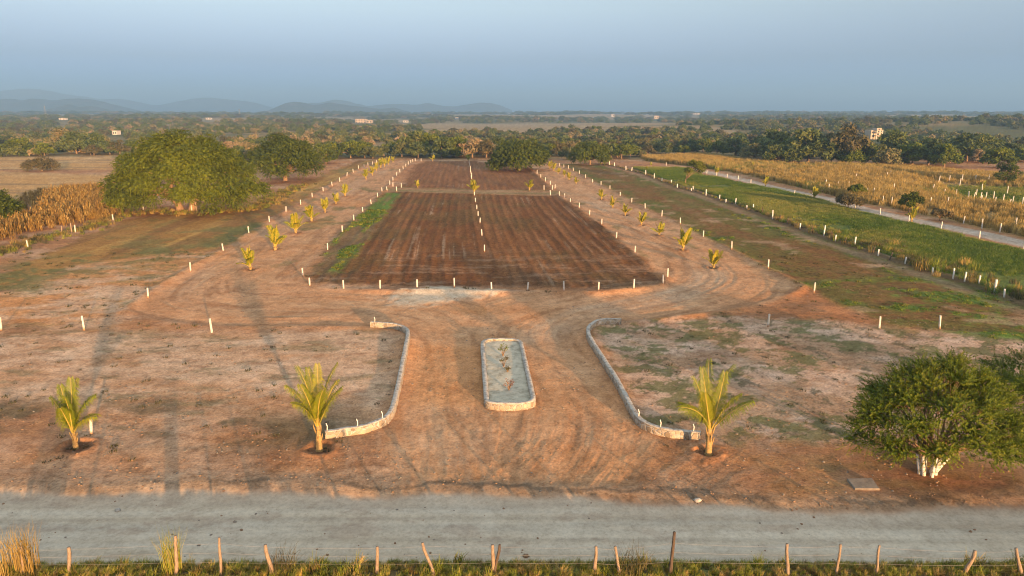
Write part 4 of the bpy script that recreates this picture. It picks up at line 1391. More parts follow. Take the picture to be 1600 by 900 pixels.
def woodland():
    """scrub trees of the plain: the nearest are things of their own, the rest one mass"""
    kinds = []
    labels = ['olive green bushy tree in the scrub belt beyond the fields', 'dark green tree in the scrub belt beyond the fields', 'greyish brown dry tree in the scrub belt beyond the fields',
              'bright green rounded tree in the scrub belt beyond the fields']
    mats = [M_SCRUB, M_LEAF_DARK, M_LEAF_DRY, M_LEAF]
    for k in range(8):
        lob = lobes_round(4.4, 6.6, 0.5, 15 + k % 3 * 3, 70 + k, 1.0, 0.33)
        tone = (0.5, 0.5, 0.45, 0.45)[k % 4]
        cr = crown_mesh('crown', 2400, 0.36, lob, mats[k % 4], 80 + k, tone, 0.4, 0.4)
        tr = trunk_mesh(1.4, 0.2, lob[::2], 90 + k, M_BARK)
        kinds.append((cr, tr))
    keep_out = [STUB_A, STUB_B, TALL, GREEN, CORN, MEADOW]

    def clear(x, y, margin=-3.0):
        ok = np.ones(x.shape, bool)
        for q in keep_out:
            ok &= sdf(x, y, q) < margin
        # the estate itself and its far margin
        est = pl([(-500, 470), (100, 330), (430, 290), (530, 254), (600, 247), (860, 250), (1000, 252), (1300, 300), (1700, 420), (2200, 560)])
        est = est + [(200, 10), (-200, 10)]
        ok &= sdf(x, y, est) < -1.0
        return ok
    # candidates, denser close by
    P = []
    r = np.random.default_rng(5)
    for y0, y1, sp in ((150, 260, 10.0), (260, 380, 8.6), (380, 560, 10.5)):
        n = int(0.95 * (y1 ** 2 - y0 ** 2) / sp ** 2)
        yy = np.sqrt(r.random(n) * (y1 ** 2 - y0 ** 2) + y0 ** 2)
        tt = r.uniform(-0.92, 0.92, n)
        P.append(np.stack([tt * yy, yy], 1))
    P = np.concatenate(P)
    m = clear(P[:, 0], P[:, 1]) & (P[:, 1] > 205)
    clearing = fbm(P[:, 0] * 0.012, P[:, 1] * 0.007, 23, 3)
    m &= (clearing < 0.57) | (P[:, 1] < 262)
    P = P[m]
    # a hand-placed front row, as the photo has it: px, base y, height, kind
    front = [(30, 243, 9, 3), (-30, 243, 10, 1), (75, 242, 7, 0), (120, 240, 11, 1), (150, 241, 10, 1), (105, 232, 12, 0), (480, 247, 6, 3), (515, 247, 7, 3), (548, 247, 8.5, 3), (570, 246, 8, 3), (600, 244, 6, 0), (628, 245, 7, 0),
             (650, 243, 12, 1), (672, 243, 11, 3), (690, 247, 9, 1), (712, 246, 10, 3), (738, 246, 9, 0), (760, 246, 8, 2), (782, 243, 9, 1), (870, 244, 7, 2), (965, 246, 6, 3), (985, 245, 6, 3), (1012, 243, 5, 2), (1045, 241, 6, 1),
             (1080, 240, 7, 1), (1120, 242, 7, 3), (1150, 243, 8, 1), (1180, 246, 9, 1), (1205, 250, 14, 1), (1235, 252, 10, 3), (1262, 255, 16, 1), (1290, 256, 11, 1), (1318, 256, 17, 2), (1345, 256, 10, 3), (1370, 256, 9, 0),
             (1400, 255, 14, 1), (1425, 258, 9, 3), (1450, 258, 11, 1), (1475, 262, 9, 3), (1510, 252, 13, 1), (1540, 250, 11, 1), (1560, 262, 7, 3), (1600, 248, 10, 2), (1215, 255, 7, 1), (1330, 258, 6, 3), (1385, 260, 6, 0)]
    front = [(a, b, min(H, 6 + (H - 6) * 0.62) if a > 1140 else H * 0.85, k) for a, b, H, k in front]
    fx = np.array([at(a, b) for a, b, _, _ in front])
    # one id order: front row first, then by distance
    P = P[np.argsort(np.hypot(P[:, 0], P[:, 1]))]
    for hx, hy, hw in HOUSE_SPOTS:
        P = P[~((np.abs(P[:, 0] / P[:, 1] - hx / hy) < hw / hy) & (P[:, 1] > hy * 0.58) & (P[:, 1] < hy + 10))]
    n_things = 290 - len(front)
    XY = np.concatenate([fx, P[:n_things]])
    Z = hz_many(XY[:, 0], XY[:, 1])
    used = set()
    protos = []
    for i, (x, y) in enumerate(XY):
        k = front[i][3] if i < len(front) else int(r.choice(4, p=[0.42, 0.26, 0.14, 0.18]))
        var = k + 4 * int(r.integers(0, 2))
        H = front[i][2] if i < len(front) else r.uniform(3.0, 6.5)
        s = H / 6.8
        root = empty('scrub_tree', (x, y, Z[i]), r.uniform(0, 6.28), (s * r.uniform(0.9, 1.25), s * r.uniform(0.9, 1.25), s))
        cr, tr = kinds[var]
        link('trunk', tr, root)
        link('crown', cr, root)
        tag(root, labels[k], 'tree', 'trees of the scrub belt beyond the fields')
    # the rest of the plain
    rest = [P[n_things:]]
    for y0, y1, sp in ((560, 900, 14), (900, 1700, 23), (1700, 3000, 38), (3000, 5200, 66)):
        n = int(0.95 * (y1 ** 2 - y0 ** 2) / sp ** 2)
        yy = np.sqrt(r.random(n) * (y1 ** 2 - y0 ** 2) + y0 ** 2)
        tt = r.uniform(-0.95, 0.95, n)
        q = np.stack([tt * yy, yy], 1)
        c = fbm(q[:, 0] * 0.004 + 2, q[:, 1] * 0.0022, 22, 3)
        rest.append(q[c < 0.535])
    Q = np.concatenate(rest)
    okq = np.ones(len(Q), bool)
    for hx, hy, hw in HOUSE_SPOTS:
        okq &= ~((np.abs(Q[:, 0] / Q[:, 1] - hx / hy) < hw / hy) & (Q[:, 1] > hy * 0.60) & (Q[:, 1] < hy + 14))
    Q = Q[okq]
    zq = hz_many(Q[:, 0], Q[:, 1])
    d = np.hypot(Q[:, 0], Q[:, 1])
    sc = r.uniform(0.42, 0.95, len(Q)) * (1 + np.clip((d - 500) / 2500, 0, 1.3))
    sv = np.stack([sc * (1 + np.clip((d - 700) / 1500, 0, 1.2)), sc * (1 + np.clip((d - 700) / 1500, 0, 1.2)), sc * 0.95], 1)
    far_protos = []
    for k in range(8):
        lob = lobes_round(4.4, 6.4, 0.2, 9 + k % 3, 170 + k, 1.0, 0.46)
        far_protos.append(crown_mesh('woodland_crown', 650, 0.70, lob, mats[(0, 1, 0, 3, 0, 1, 2, 0)[k]], 180 + k, 0.45, 0.5, 0.2))
    scatter('woodland', np.stack([Q[:, 0], Q[:, 1], zq - 0.3], 1), r.uniform(0, 6.28, len(Q)), sv, r.integers(0, 8, len(Q)), far_protos,
            'scrub woodland covering the plain to the horizon', 'woodland')
    print('woodland', len(XY), len(Q))
# ------------------------------------------------------------------ stone walls of the entrance
def sweep(path, prof, closed=False):
    """profile (offset to the left, z) carried along a flat path; z follows the ground"""
    P = [np.array(p, float) for p in path]
    n = len(P)
    V, F = [], []
    Z = hz_many([p[0] for p in P], [p[1] for p in P])
    for i in range(n):
        a = P[(i - 1) % n] if closed or i > 0 else P[i]
        c = P[(i + 1) % n] if closed or i < n - 1 else P[i]
        t = (c - a) / np.linalg.norm(c - a)
        nn = np.array([-t[1], t[0]])
        for o, z in prof:
            q = P[i] + nn * o
            V.append((q[0], q[1], Z[i] + z))
    k = len(prof)
    for i in range(n if closed else n - 1):
        j = (i + 1) % n
        for m in range(k):
            m2 = (m + 1) % k
            F.append((i * k + m, i * k + m2, j * k + m2, j * k + m))
    if not closed:
        F.append(tuple(range(k)))
        F.append(tuple((n - 1) * k + m for m in range(k - 1, -1, -1)))
    return V, F


def rough_mesh(name, V, F, mat, amp=0.03, seed=1):
    V = np.array(V)
    j = np.stack([fbm(V[:, 0] * 4 + k, V[:, 1] * 4 + V[:, 2] * 5, seed + k, 2) - 0.5 for k in range(3)], 1)
    b = MB()
    b.add(V + j * amp * 2, F)
    me = b.mesh(name, [mat], True)
    return me


def resample(path, step, closed=False):
    P = [np.array(p, float) for p in path] + ([np.array(path[0], float)] if closed else [])
    out = []
    for a, c in zip(P[:-1], P[1:]):
        n = max(1, int(np.linalg.norm(c - a) / step))
        out += [a + (c - a) * k / n for k in range(n)]
    if not closed:
        out.append(P[-1])
    return out


def entrance_wall(px_path, label, stubs):
    path = resample(catmull(pl(px_path), 8), 0.16)
    c = np.mean(path, 0)
    root = empty('stone_wall', (float(path[0][0]), float(path[0][1]), 0))
    H = 0.36
    V, F = sweep(path, [(-0.15, -0.2), (-0.135, 0.2), (-0.12, H), (0.12, H), (0.135, 0.2), (0.15, -0.2)])
    V = [(a - path[0][0], b - path[0][1], z) for a, b, z in V]
    link('masonry', rough_mesh('masonry', V, F, M_STONE, 0.035, 5), root)
    V, F = sweep(path, [(-0.13, H + 0.004), (-0.115, H + 0.03), (-0.05, H + 0.045), (0.05, H + 0.045), (0.115, H + 0.03), (0.13, H + 0.004)])
    V = [(a - path[0][0], b - path[0][1], z) for a, b, z in V]
    link('capping', rough_mesh('capping', V, F, M_CAP, 0.015, 9), root)
    for f in stubs:
        p = path[int(f * (len(path) - 1))]
        b = MB()
        b.tube([(0, 0, 0), (0.02, 0, 0.2), (-0.03, 0, 0.36)], [0.028, 0.024, 0.02], 6, 0)
        q = link('conduit_stub', b.mesh('conduit_stub', [M_WHITE]), root, (p[0] - path[0][0], p[1] - path[0][1], hz(*p) + H + 0.05))
    tag(root, label, 'wall', 'curved entrance walls')
    return path


def planter():
    a, b_, c, d = at(753, 546), at(816, 546), at(833, 632), at(761, 632)
    far_l, far_r = np.array(at(754, 545)), np.array(at(815, 545))
    near_l, near_r = np.array(at(760, 629)), np.array(at(833, 629))
    path = []
    for A, B, up in ((near_r, far_r, None), (far_l, near_l, None)):
        path += [A + (B - A) * t for t in np.linspace(0, 1, 14)]
        if A is near_r:
            m = (far_r + far_l) / 2
            for th in np.linspace(0.25, math.pi - 0.25, 9):
                e = (far_r - far_l) / 2
                path.append(m + e * math.copysign(abs(math.cos(th)) ** 0.6, math.cos(th)) + np.array([0, 1.25 * math.sin(th) ** 0.6]))
        else:
            m = (near_r + near_l) / 2
            for th in np.linspace(0.25, math.pi - 0.25, 9):
                e = (near_l - near_r) / 2
                path.append(m + e * math.copysign(abs(math.cos(th)) ** 0.6, math.cos(th)) - np.array([0, 0.85 * math.sin(th) ** 0.6]))
    path = resample([tuple(p) for p in path], 0.15, True)
    cx, cy = np.mean(path, 0)
    root = empty('planter', (cx, cy, 0))
    H = 0.34
    sh = lambda V: [(p[0] - cx, p[1] - cy, p[2]) for p in V]
    V, F = sweep(path, [(-0.15, -0.2), (-0.135, 0.2), (-0.125, H), (0.125, H), (0.135, 0.2), (0.15, -0.2)], True)
    link('masonry', rough_mesh('masonry', sh(V), F, M_STONE, 0.035, 15), root)
    V, F = sweep(path, [(-0.135, H + 0.004), (-0.12, H + 0.045), (0, H + 0.065), (0.12, H + 0.045), (0.135, H + 0.004)], True)
    link('capping', rough_mesh('capping', sh(V), F, M_CAP, 0.015, 19), root)
    b = MB()
    z = hz(cx, cy) + 0.20
    rings = 12
    V, F = [], []
    n = len(path)
    for k in range(rings + 1):
        t = k / rings * 0.975
        for p in path:
            q = np.array([cx, cy]) + (np.array(p) - np.array([cx, cy])) * t
            V.append((q[0] - cx, q[1] - cy, z + 0.07 * float(fbm(np.array([q[0] * 1.2]), np.array([q[1] * 1.2]), 4, 3)[0]) + 0.03 * (1 - t)))
    for k in range(rings):
        for i in range(n):
            F.append((k * n + i, k * n + (i + 1) % n, (k + 1) * n + (i + 1) % n, (k + 1) * n + i))
    b.add(V, F)
    link('gravel_fill', b.mesh('gravel_fill', [M_GRAVEL]), root)
    tag(root, 'long stone-walled island planter filled with grey gravel between the entrance walls', 'planter')
    # little plants in it
    for (p, h, mt, lab) in [((786, 553), 0.75, M_LEAF, 'small green shrub in the far end of the gravel planter'), ((787, 570), 0.7, M_LEAF_DRY, 'thin olive shrub in the middle of the gravel planter'),
                            ((793, 578), 0.35, M_LEAF_DRY, 'tiny sprouting plant between the olive and red shrubs'), ((795, 606), 0.62, M_RED, 'reddish leaved shrub nearest the road in the gravel planter')]:
        x, y = at(p[0], p[1], 0.3)
        zb = z + 0.02
        r = np.random.default_rng(int(p[1]))
        root2 = empty('shrub', (x, y, zb))
        bb = MB()
        tips = []
        for k in range(9):
            a = k * 2.4
            e = (math.cos(a) * 0.3 * h, math.sin(a) * 0.3 * h, h * r.uniform(0.6, 1.0))
            bb.tube([(0, 0, -0.05), (e[0] * 0.4, e[1] * 0.4, e[2] * 0.5), e], [0.016, 0.011, 0.004], 4, 0, False)
            tips.append(e)
        link('stem', bb.mesh('stem', [M_BARK]), root2)
        lob = [(e[0], e[1], e[2], 0.16, 0.16, 0.13) for e in tips]
        link('foliage', crown_mesh('foliage', 130, 0.045, lob, mt, int(p[1]), 0.5, 0.1), root2)
        tag(root2, lab, 'shrub')


# ------------------------------------------------------------------ fences
def crooked(h, r, rnd, lean_x, lean_y=0.0, mat=0, b=None, fork=False):
    b = b or MB()
    n = 6
    path, rad = [], []
    kx, ky = rnd.uniform(-0.09, 0.09), rnd.uniform(-0.06, 0.06)
    for i in range(n + 1):
        t = i / n
        path.append((lean_x * t + kx * math.sin(t * 5), lean_y * t + ky * math.sin(t * 4 + 1), -0.35 + (h + 0.35) * t))
        rad.append(r * (1.12 - 0.28 * t) * rnd.uniform(0.9, 1.1))
    b.tube(path, rad, 9, mat, True, 0.14)
    return b


def near_fence():
    YF = 19.45
    spec = [(28, 855, 43, 905, 0.075), (105, 855, 111, 897, 0.06), (276, 838, 271, 897, 0.055), (344, 840, 342, 897, 0.045), (418, 851, 421, 897, 0.07), (588, 853, 591, 897, 0.06), (664, 849, 676, 900, 0.055),
            (770, 850, 771, 900, 0.065), (778, 851, 774, 900, 0.05), (929, 852, 933, 898, 0.06), (961, 855, 970, 890, 0.055), (1053, 832, 1049, 890, 0.062), (1232, 851, 1229, 900, 0.055), (1311, 849, 1310, 900, 0.045),
            (1377, 852, 1364, 900, 0.045), (1518, 859, 1513, 897, 0.062), (1589, 858, 1600, 897, 0.055)]
    root = empty('wire_fence', (0, YF, 0))
    rnd = random.Random(4)
    tops = []
    zb = None
    for i, (tx, ty, bx, by, r) in enumerate(spec):
        xt, zt = at_depth(tx, ty, YF)
        xb, zbb = at_depth(bx, by, YF)
        z0 = hz(xb, YF)
        dx = (xt - xb) / max(0.3, zt - zbb)
        x0 = xt - dx * (zt - z0)
        b = crooked(zt - z0, r, rnd, xt - x0)
        me = b.mesh('post', [M_DARKWOOD if i in (8, 11) else M_POSTWOOD])
        link('post', me, root, (x0, 0, z0))
        tops.append((x0, z0, xt, zt))
    # three strands, sagging a little between the posts
    for k, f in enumerate((0.35, 0.62, 0.88)):
        b = MB()
        ws = [(-40, 0, 0.16 + 1.2 * f)] + [(x0 + (xt - x0) * f, 0.06, z0 + min(1.3, zt - z0) * f) for x0, z0, xt, zt in tops] + [(40, 0, 0.16 + 1.2 * f)]
        path = []
        for A, B in zip(ws[:-1], ws[1:]):
            for q in range(4):
                t = q / 4
                path.append((A[0] + (B[0] - A[0]) * t, 0.06, A[2] + (B[2] - A[2]) * t - 0.03 * math.sin(t * math.pi)))
        b.tube(path, [0.004] * len(path), 4, 0, False)
        link('wire', b.mesh('wire', [M_WIRE]), root)
    tag(root, 'rustic wire fence of crooked wooden posts along the near verge of the road', 'fence')


def field_fence():
    white = [(952, 258, 252), (960, 260, 254), (978, 266, 259), (987, 267, 261), (1009, 273, 266), (1022, 279, 271), (1034, 283, 278), (1049, 286, 281), (1058, 293, 287), (1080, 298, 294), (1083, 297, 291), (1103, 306, 296), (1124, 311, 304), (1134, 317, 311),
             (1149, 319, 310), (1167, 326, 321), (1177, 327, 319), (1207, 342, 328), (1250, 357, 348), (1287, 368, 352), (1305, 377, 367), (1335, 385, 370), (1372, 400, 390), (1414, 412, 402), (1457, 429, 418), (1489, 436, 419), (1507, 440, 425),
             (1529, 444, 431), (1554, 457, 437), (1569, 464, 451)]
    dark = [(1191, 334, 323), (1219, 346, 335), (1300, 373, 362), (1320, 381, 371), (1363, 396, 386), (1391, 407, 394), (1230, 349, 340), (1270, 364, 354)]
    x0, y0 = at(1058, 293)
    root = empty('wire_fence', (x0, y0, 0))
    rnd = random.Random(9)
    allp = []
    for i, (px, by, ty) in enumerate(white + dark):
        x, y = at(px, by)
        h = at_depth(px, ty, y)[1]
        z = hz(x, y)
        w = 0.10 if i == 28 else 0.07
        b = MB()
        if i < len(white):
            k = 1.0 + min(0.5, max(0, (y - 60) / 250))
            lx = rnd.uniform(-0.08, 0.08)
            b.tube([(0, 0, -0.2), (lx * 0.4, 0, h * 0.4), (lx, 0, h - 0.03), (lx, 0, h)], [w * k, w * k, w * k * 0.95, w * k * 0.8], 8, 0, True, 0.06)
            me = b.mesh('post', [M_WHITE])
        else:
            me = crooked(h, 0.07, rnd, rnd.uniform(-0.1, 0.1), 0, 0, b).mesh('post', [M_DARKWOOD])
        o = link('post', me, root, (x - x0, y - y0, z))
        if i == 28:
            o['label'] = 'tall thick white corner post'
        elif i >= len(white):
            o['label'] = 'dark wooden post'
        allp.append((x - x0, y - y0, z))
    allp.sort(key=lambda p: -p[1])
    for f in (0.4, 0.75):
        b = MB()
        b.tube([(p[0], p[1] + 0.08, p[2] + f) for p in allp], [0.006] * len(allp), 4, 0, False)
        link('wire', b.mesh('wire', [M_WIRE]), root)
    tag(root, 'long wire fence with white and dark posts between the brown field and the green field', 'fence')


# ------------------------------------------------------------------ ground cover
def blade_clump(name, n, h, spread, w, mat, seed, lean=0.35, base_tone=0.5, wide=False):
    r = np.random.default_rng(seed)
    a = r.uniform(0, 6.28, n)
    q = spread * np.sqrt(r.random(n))
    bx, by = np.cos(a) * q, np.sin(a) * q
    hh = h * r.uniform(0.55, 1.0, n)
    d = r.uniform(0, 6.28, n)
    ln = lean * hh * r.uniform(0.2, 1.0, n)
    tx, ty = bx + np.cos(d) * ln, by + np.sin(d) * ln
    mx, my = bx + np.cos(d) * ln * 0.3, by + np.sin(d) * ln * 0.3
    px, py = -np.sin(d + 0.6) * w, np.cos(d + 0.6) * w
    z0 = np.full(n, -0.05)
    A = np.stack([bx - px, by - py, z0], 1)
    B = np.stack([bx + px, by + py, z0], 1)
    C = np.stack([mx + px * 0.8, my + py * 0.8, hh * 0.6], 1)
    D = np.stack([mx - px * 0.8, my - py * 0.8, hh * 0.6], 1)
    E = np.stack([tx + px * 0.12, ty + py * 0.12, hh], 1)
    F = np.stack([tx - px * 0.12, ty - py * 0.12, hh], 1)
    V = np.concatenate([np.stack([A, B, C, D], 1), np.stack([D, C, E, F], 1)])
    t = base_tone + r.uniform(-0.3, 0.3, n)
    return quads_mesh(name, V, [mat], np.concatenate([t, t]))


def in_poly(poly, n, seed, margin=0.0):
    r = np.random.default_rng(seed)
    P = np.array(poly)
    lo, hi = P.min(0), P.max(0)
    out = np.zeros((0, 2))
    while len(out) < n:
        q = r.uniform(lo, hi, (n * 3, 2))
        out = np.concatenate([out, q[sdf(q[:, 0], q[:, 1], poly) > margin]])
    return out[:n]


def in_view(p, pad=6):
    return (np.abs(p[:, 0]) < 0.86 * p[:, 1] + pad)


def cover():
    r = np.random.default_rng(77)
    # verge grass at the foot of the near fence
    gp = [blade_clump('verge_blades', 46, 0.42, 0.16, 0.011, M_VERGE, 200 + k, 0.9, (0.40, 0.55, 0.72, 0.95, 0.10)[k]) for k in range(5)]
    n = 2600
    x = r.uniform(-26, 26, n)
    y = 20.35 - np.abs(r.normal(0, 1.0, n)) - 0.1
    dens = fbm(x * 0.45, y * 0.8, 301, 3)
    m = dens > r.uniform(0.30, 0.68, n)
    x, y = x[m], y[m]
    kind = np.where(fbm(x * 0.35, y * 0.2, 302, 3) > 0.52, r.integers(0, 3, len(x)), r.choice([0, 3, 3, 4, 4], len(x)))
    s = r.uniform(0.35, 1.1, len(x)) * (0.6 + 0.7 * fbm(x * 0.6, y * 0.5, 303, 2)) * (0.25 + 0.75 * ss(18.3, 19.9, y)) * np.where(r.random(len(x)) < 0.07, 1.6, 0.9)
    scatter('verge_grass', np.stack([x, y, hz_many(x, y)], 1), r.uniform(0, 6.28, len(x)), s, kind, gp, 'yellow green and dry grass growing along the near fence', 'grass', 0.12)
    n = 5200
    x2 = r.uniform(-26, 26, n)
    y2 = 20.45 - np.abs(r.normal(0, 0.8, n))
    m = fbm(x2 * 0.8, y2 * 1.2, 305, 3) > r.uniform(0.2, 0.55, n)
    x2, y2 = x2[m], y2[m]
    scatter('verge_stubble', np.stack([x2, y2, hz_many(x2, y2)], 1), r.uniform(0, 6.28, len(x2)), r.uniform(0.22, 0.6, len(x2)), r.choice([0, 3, 3, 4, 4, 1], len(x2)), gp, 'short dry brown grass covering the bank under the near fence', 'grass', 0.2)
    # tall dry grass tufts by the fence
    for i, (px, py, h, w, lab) in enumerate([(12, 905, 1.7, 0.55, 'tall feathery straw grass clump by the outermost crooked post'), (48, 905, 1.9, 0.35, 'slender straw coloured grass stalks between two leaning posts'),
                                             (272, 905, 1.75, 0.30, 'tall grey green grass clump wrapped round a fence post'), (985, 905, 0.85, 0.5, 'tangled dry brush beside the paired fence posts'),
                                             (440, 905, 0.8, 0.45, 'dark twiggy brush beside a fence post')]):
        X, _ = at_depth(px, py, 19.6)
        o = link('grass_clump', blade_clump('grass_clump', 150, h, w, 0.008, (M_STRAW, M_STRAW, M_VERGE, M_LEAF_DRY, M_LEAF_DRY)[i], 310 + i, 0.30 if i < 3 else 0.9, 0.55 if i != 2 else 0.35), None, (X, 19.6, hz(X, 19.6)))
        tag(o, lab, 'grass')
    # green field
    gp = [blade_clump('field_blades', 34, 0.34, 0.5, 0.022, M_GRASS, 220 + k, 0.8, (0.25, 0.42, 0.6, 0.85)[k]) for k in range(4)]
    p = np.concatenate([in_poly(GREEN, 42000, 5, 0.3), in_poly(MEADOW, 5000, 15, -1.0)])
    p = p[in_view(p)]
    g, _, _ = seg_near(p[:, 0], p[:, 1], PATH_C)
    thick = fbm(p[:, 0] * 0.08, p[:, 1] * 0.08, 304, 4)
    m = (g > 2.2) & (thick > r.uniform(0.30, 0.72, len(p)))
    p, thick = p[m], thick[m]
    s = r.uniform(0.5, 1.2, len(p)) * (0.4 + 1.3 * thick) * (0.6 + p[:, 1] / 250)
    scatter('field_grass', np.stack([p[:, 0], p[:, 1], hz_many(p[:, 0], p[:, 1])], 1), r.uniform(0, 6.28, len(p)), s, np.clip(4 * ss(0.32, 0.68, fbm(p[:, 0] * 0.06 + 9, p[:, 1] * 0.05, 312, 4)) + r.normal(0, 0.7, len(p)), 0, 3.99).astype(int), gp, 'lush green grass of the field beyond the fence', 'grass')
    # tall straw-coloured grass
    gp = [blade_clump('straw_blades', 40, 1.5, 0.6, 0.028, M_STRAW, 230 + k, 0.45, (0.3, 0.5, 0.65, 0.8)[k]) for k in range(4)] + [blade_clump('olive_blades', 40, 1.2, 0.6, 0.03, M_GRASS, 236, 0.5, 0.8)]
    p = in_poly(TALL, 26000, 6, 0.5)
    p = p[in_view(p, 10)]
    g, _, _ = seg_near(p[:, 0], p[:, 1], PATH_C)
    d2 = sdf(p[:, 0], p[:, 1], MEADOW)
    thin, _, _ = seg_near(p[:, 0], p[:, 1], pl([(1380, 268), (1480, 287), (1560, 300)]))
    row1, _, _ = seg_near(p[:, 0], p[:, 1], pl([(1500, 312), (1600, 326), (1700, 345)]))
    cl = fbm(p[:, 0] * 0.05, p[:, 1] * 0.04, 305, 4)
    m = (g > 2.6) & (d2 < -1.5) & (thin > 1.6) & (row1 > 2.0) & (cl > r.uniform(0.2, 0.5, len(p)))
    p, cl = p[m], cl[m]
    olive = fbm(p[:, 0] * 0.03 + 7, p[:, 1] * 0.03, 306, 3) > 0.56
    kind = np.where(olive & (r.random(len(p)) < 0.55), 4, r.integers(0, 4, len(p)))
    s = r.uniform(0.6, 1.15, len(p)) * (0.5 + 0.8 * cl) * 1.05
    scatter('tall_grass', np.stack([p[:, 0], p[:, 1], hz_many(p[:, 0], p[:, 1])], 1), r.uniform(0, 6.28, len(p)), s, kind, gp, 'tall straw coloured grass on both sides of the gravel path', 'grass')
    # dry weeds along the field fence
    gp2 = [blade_clump('fence_weeds', 50, 0.8, 0.45, 0.018, (M_STRAW, M_VERGE, M_GRASS, M_LEAF_DRY)[k], 240 + k, 0.7, 0.45) for k in range(4)]
    F = np.array(resample(FENCE_R, 0.22))
    F = F[in_view(F)]
    y = F[:, 1]
    near = ss(120, 70, y)
    keep = r.random(len(F)) < 0.35 + 0.6 * near
    F = F[keep]
    nrm = np.array([0.72, 0.69])
    off = r.normal(0.5, 0.5, len(F)) + near[keep] * np.abs(r.normal(0, 2.2, len(F)))
    F = F + off[:, None] * nrm
    s = (0.35 + 0.9 * ss(115, 70, F[:, 1]) * fbm(F[:, 0] * 0.3, F[:, 1] * 0.3, 308, 2)) * r.uniform(0.7, 1.3, len(F))
    scatter('fence_weeds', np.stack([F[:, 0], F[:, 1], hz_many(F[:, 0], F[:, 1])], 1), r.uniform(0, 6.28, len(F)), s * 1.3, r.choice([0, 0, 1, 2, 3, 3], len(F)), gp2, 'dry weeds grown up along the field fence', 'weeds')
    # low weeds on the lots
    gp = [blade_clump('lot_weeds', 22, 0.13, 0.20, 0.018, (M_GRASS, M_VERGE, M_GRASS, M_LEAF_DRY)[k], 250 + k, 1.4, 0.3) for k in range(4)]
    n = 60000
    x = r.uniform(-60, 85, n)
    y = r.uniform(25, 110, n)
    q = np.stack([x, y], 1)
    m = in_view(q) & (x ** 2 < 1e5)
    x, y = x[m], y[m]
    _, c, _, zn = survey(x, y)
    green = (c[:, 1] > c[:, 0] * 0.98) & (zn != 4) & (zn != 1) & (zn != 5)
    dryw = (((c[:, 0] < 0.17) & (y < 36) & (r.random(len(x)) < 0.35)) | ((y < 75) & (r.random(len(x)) < 0.035))) & (zn == 0) & (y > 27)
    m = green | dryw
    x, y, green = x[m], y[m], green[m]
    kind = np.where(green, r.integers(0, 3, len(x)), 3)
    s = r.uniform(0.45, 1.2, len(x)) * (0.9 + np.clip((y - 40) / 60, 0, 0.6))
    scatter('lot_weeds', np.stack([x, y, hz_many(x, y)], 1), r.uniform(0, 6.28, len(x)), s, kind, gp, 'low green weeds and stubble spread over the bare lots', 'weeds')
    print('weeds', len(x))
    # dry corn
    gp = []
    for k in range(4):
        rr = np.random.default_rng(260 + k)
        V, T = [], []
        for st in range(5):
            ox, oy = rr.uniform(-0.5, 0.5, 2)
            h = rr.uniform(1.5, 2.2)
            lx, ly = rr.normal(0, 0.12, 2)
            w = 0.035
            V.append([(ox - w, oy, 0), (ox + w, oy, 0), (ox + lx + w * .5, oy + ly, h), (ox + lx - w * .5, oy + ly, h)])
            V.append([(ox, oy - w, 0), (ox, oy + w, 0), (ox + lx, oy + ly + w * .5, h), (ox + lx, oy + ly - w * .5, h)])
            T += [0.4, 0.4]
            for j in range(9):
                z = h * rr.uniform(0.3, 0.98)
                a = rr.uniform(0, 6.28)
                L = rr.uniform(0.35, 0.7)
                dx, dy = math.cos(a), math.sin(a)
                sx, sy = -dy * 0.05, dx * 0.05
                c0 = np.array([ox + lx * z / h, oy + ly * z / h, z])
                c1 = c0 + np.array([dx * L * .55, dy * L * .55, L * .12])
                c2 = c0 + np.array([dx * L * .8, dy * L * .8, -L * .55])
                S = np.array([sx, sy, 0])
                V.append([c0 - S, c0 + S, c1 + S, c1 - S])
                V.append([c1 - S, c1 + S, c2 + S * .3, c2 - S * .3])
                tn = rr.uniform(0.2, 0.9)
                T += [tn, tn]
        gp.append(quads_mesh('corn_stalks', np.array(V), [M_CORN], np.array(T)))
    p = in_poly(CORN, 5200, 8, 0.4)
    p = p[in_view(p, 8)]
    cl = fbm(p[:, 0] * 0.12, p[:, 1] * 0.12, 309, 3)
    sd_ = sdf(p[:, 0], p[:, 1], CORN)
    m = cl > r.uniform(0.22, 0.62, len(p)) + 0.12 * (sd_ < 4)
    p, sd_ = p[m], sd_[m]
    s = r.uniform(0.7, 1.15, len(p)) * (0.6 + 0.4 * ss(0, 5, sd_))
    scatter('corn_stubble', np.stack([p[:, 0], p[:, 1], hz_many(p[:, 0], p[:, 1])], 1), r.uniform(0, 6.28, len(p)), s, r.integers(0, 4, len(p)), gp, 'standing dry orange corn field beside the mown field', 'corn')
    # dry grass under the corn's near edge and about the big tree
    gp = [blade_clump('dry_blades', 36, 0.55, 0.5, 0.022, (M_STRAW, M_VERGE, M_LEAF_DRY)[k], 270 + k, 0.8, 0.4) for k in range(3)]
    edge_l = resample(pl([(-60, 405), (0, 396), (60, 374), (125, 360), (200, 336), (250, 330), (300, 334), (400, 327), (470, 290)]), 0.12)
    E = np.array(edge_l)
    E = E + r.normal(0, 1.1, E.shape)
    scatter('dry_grass', np.stack([E[:, 0], E[:, 1], hz_many(E[:, 0], E[:, 1])], 1), r.uniform(0, 6.28, len(E)), r.uniform(0.4, 1.1, len(E)), r.integers(0, 3, len(E)), gp, 'dry grass fringe in front of the corn and under the big tree', 'grass')
    # clods and pebbles on the bare soil
    gp = []
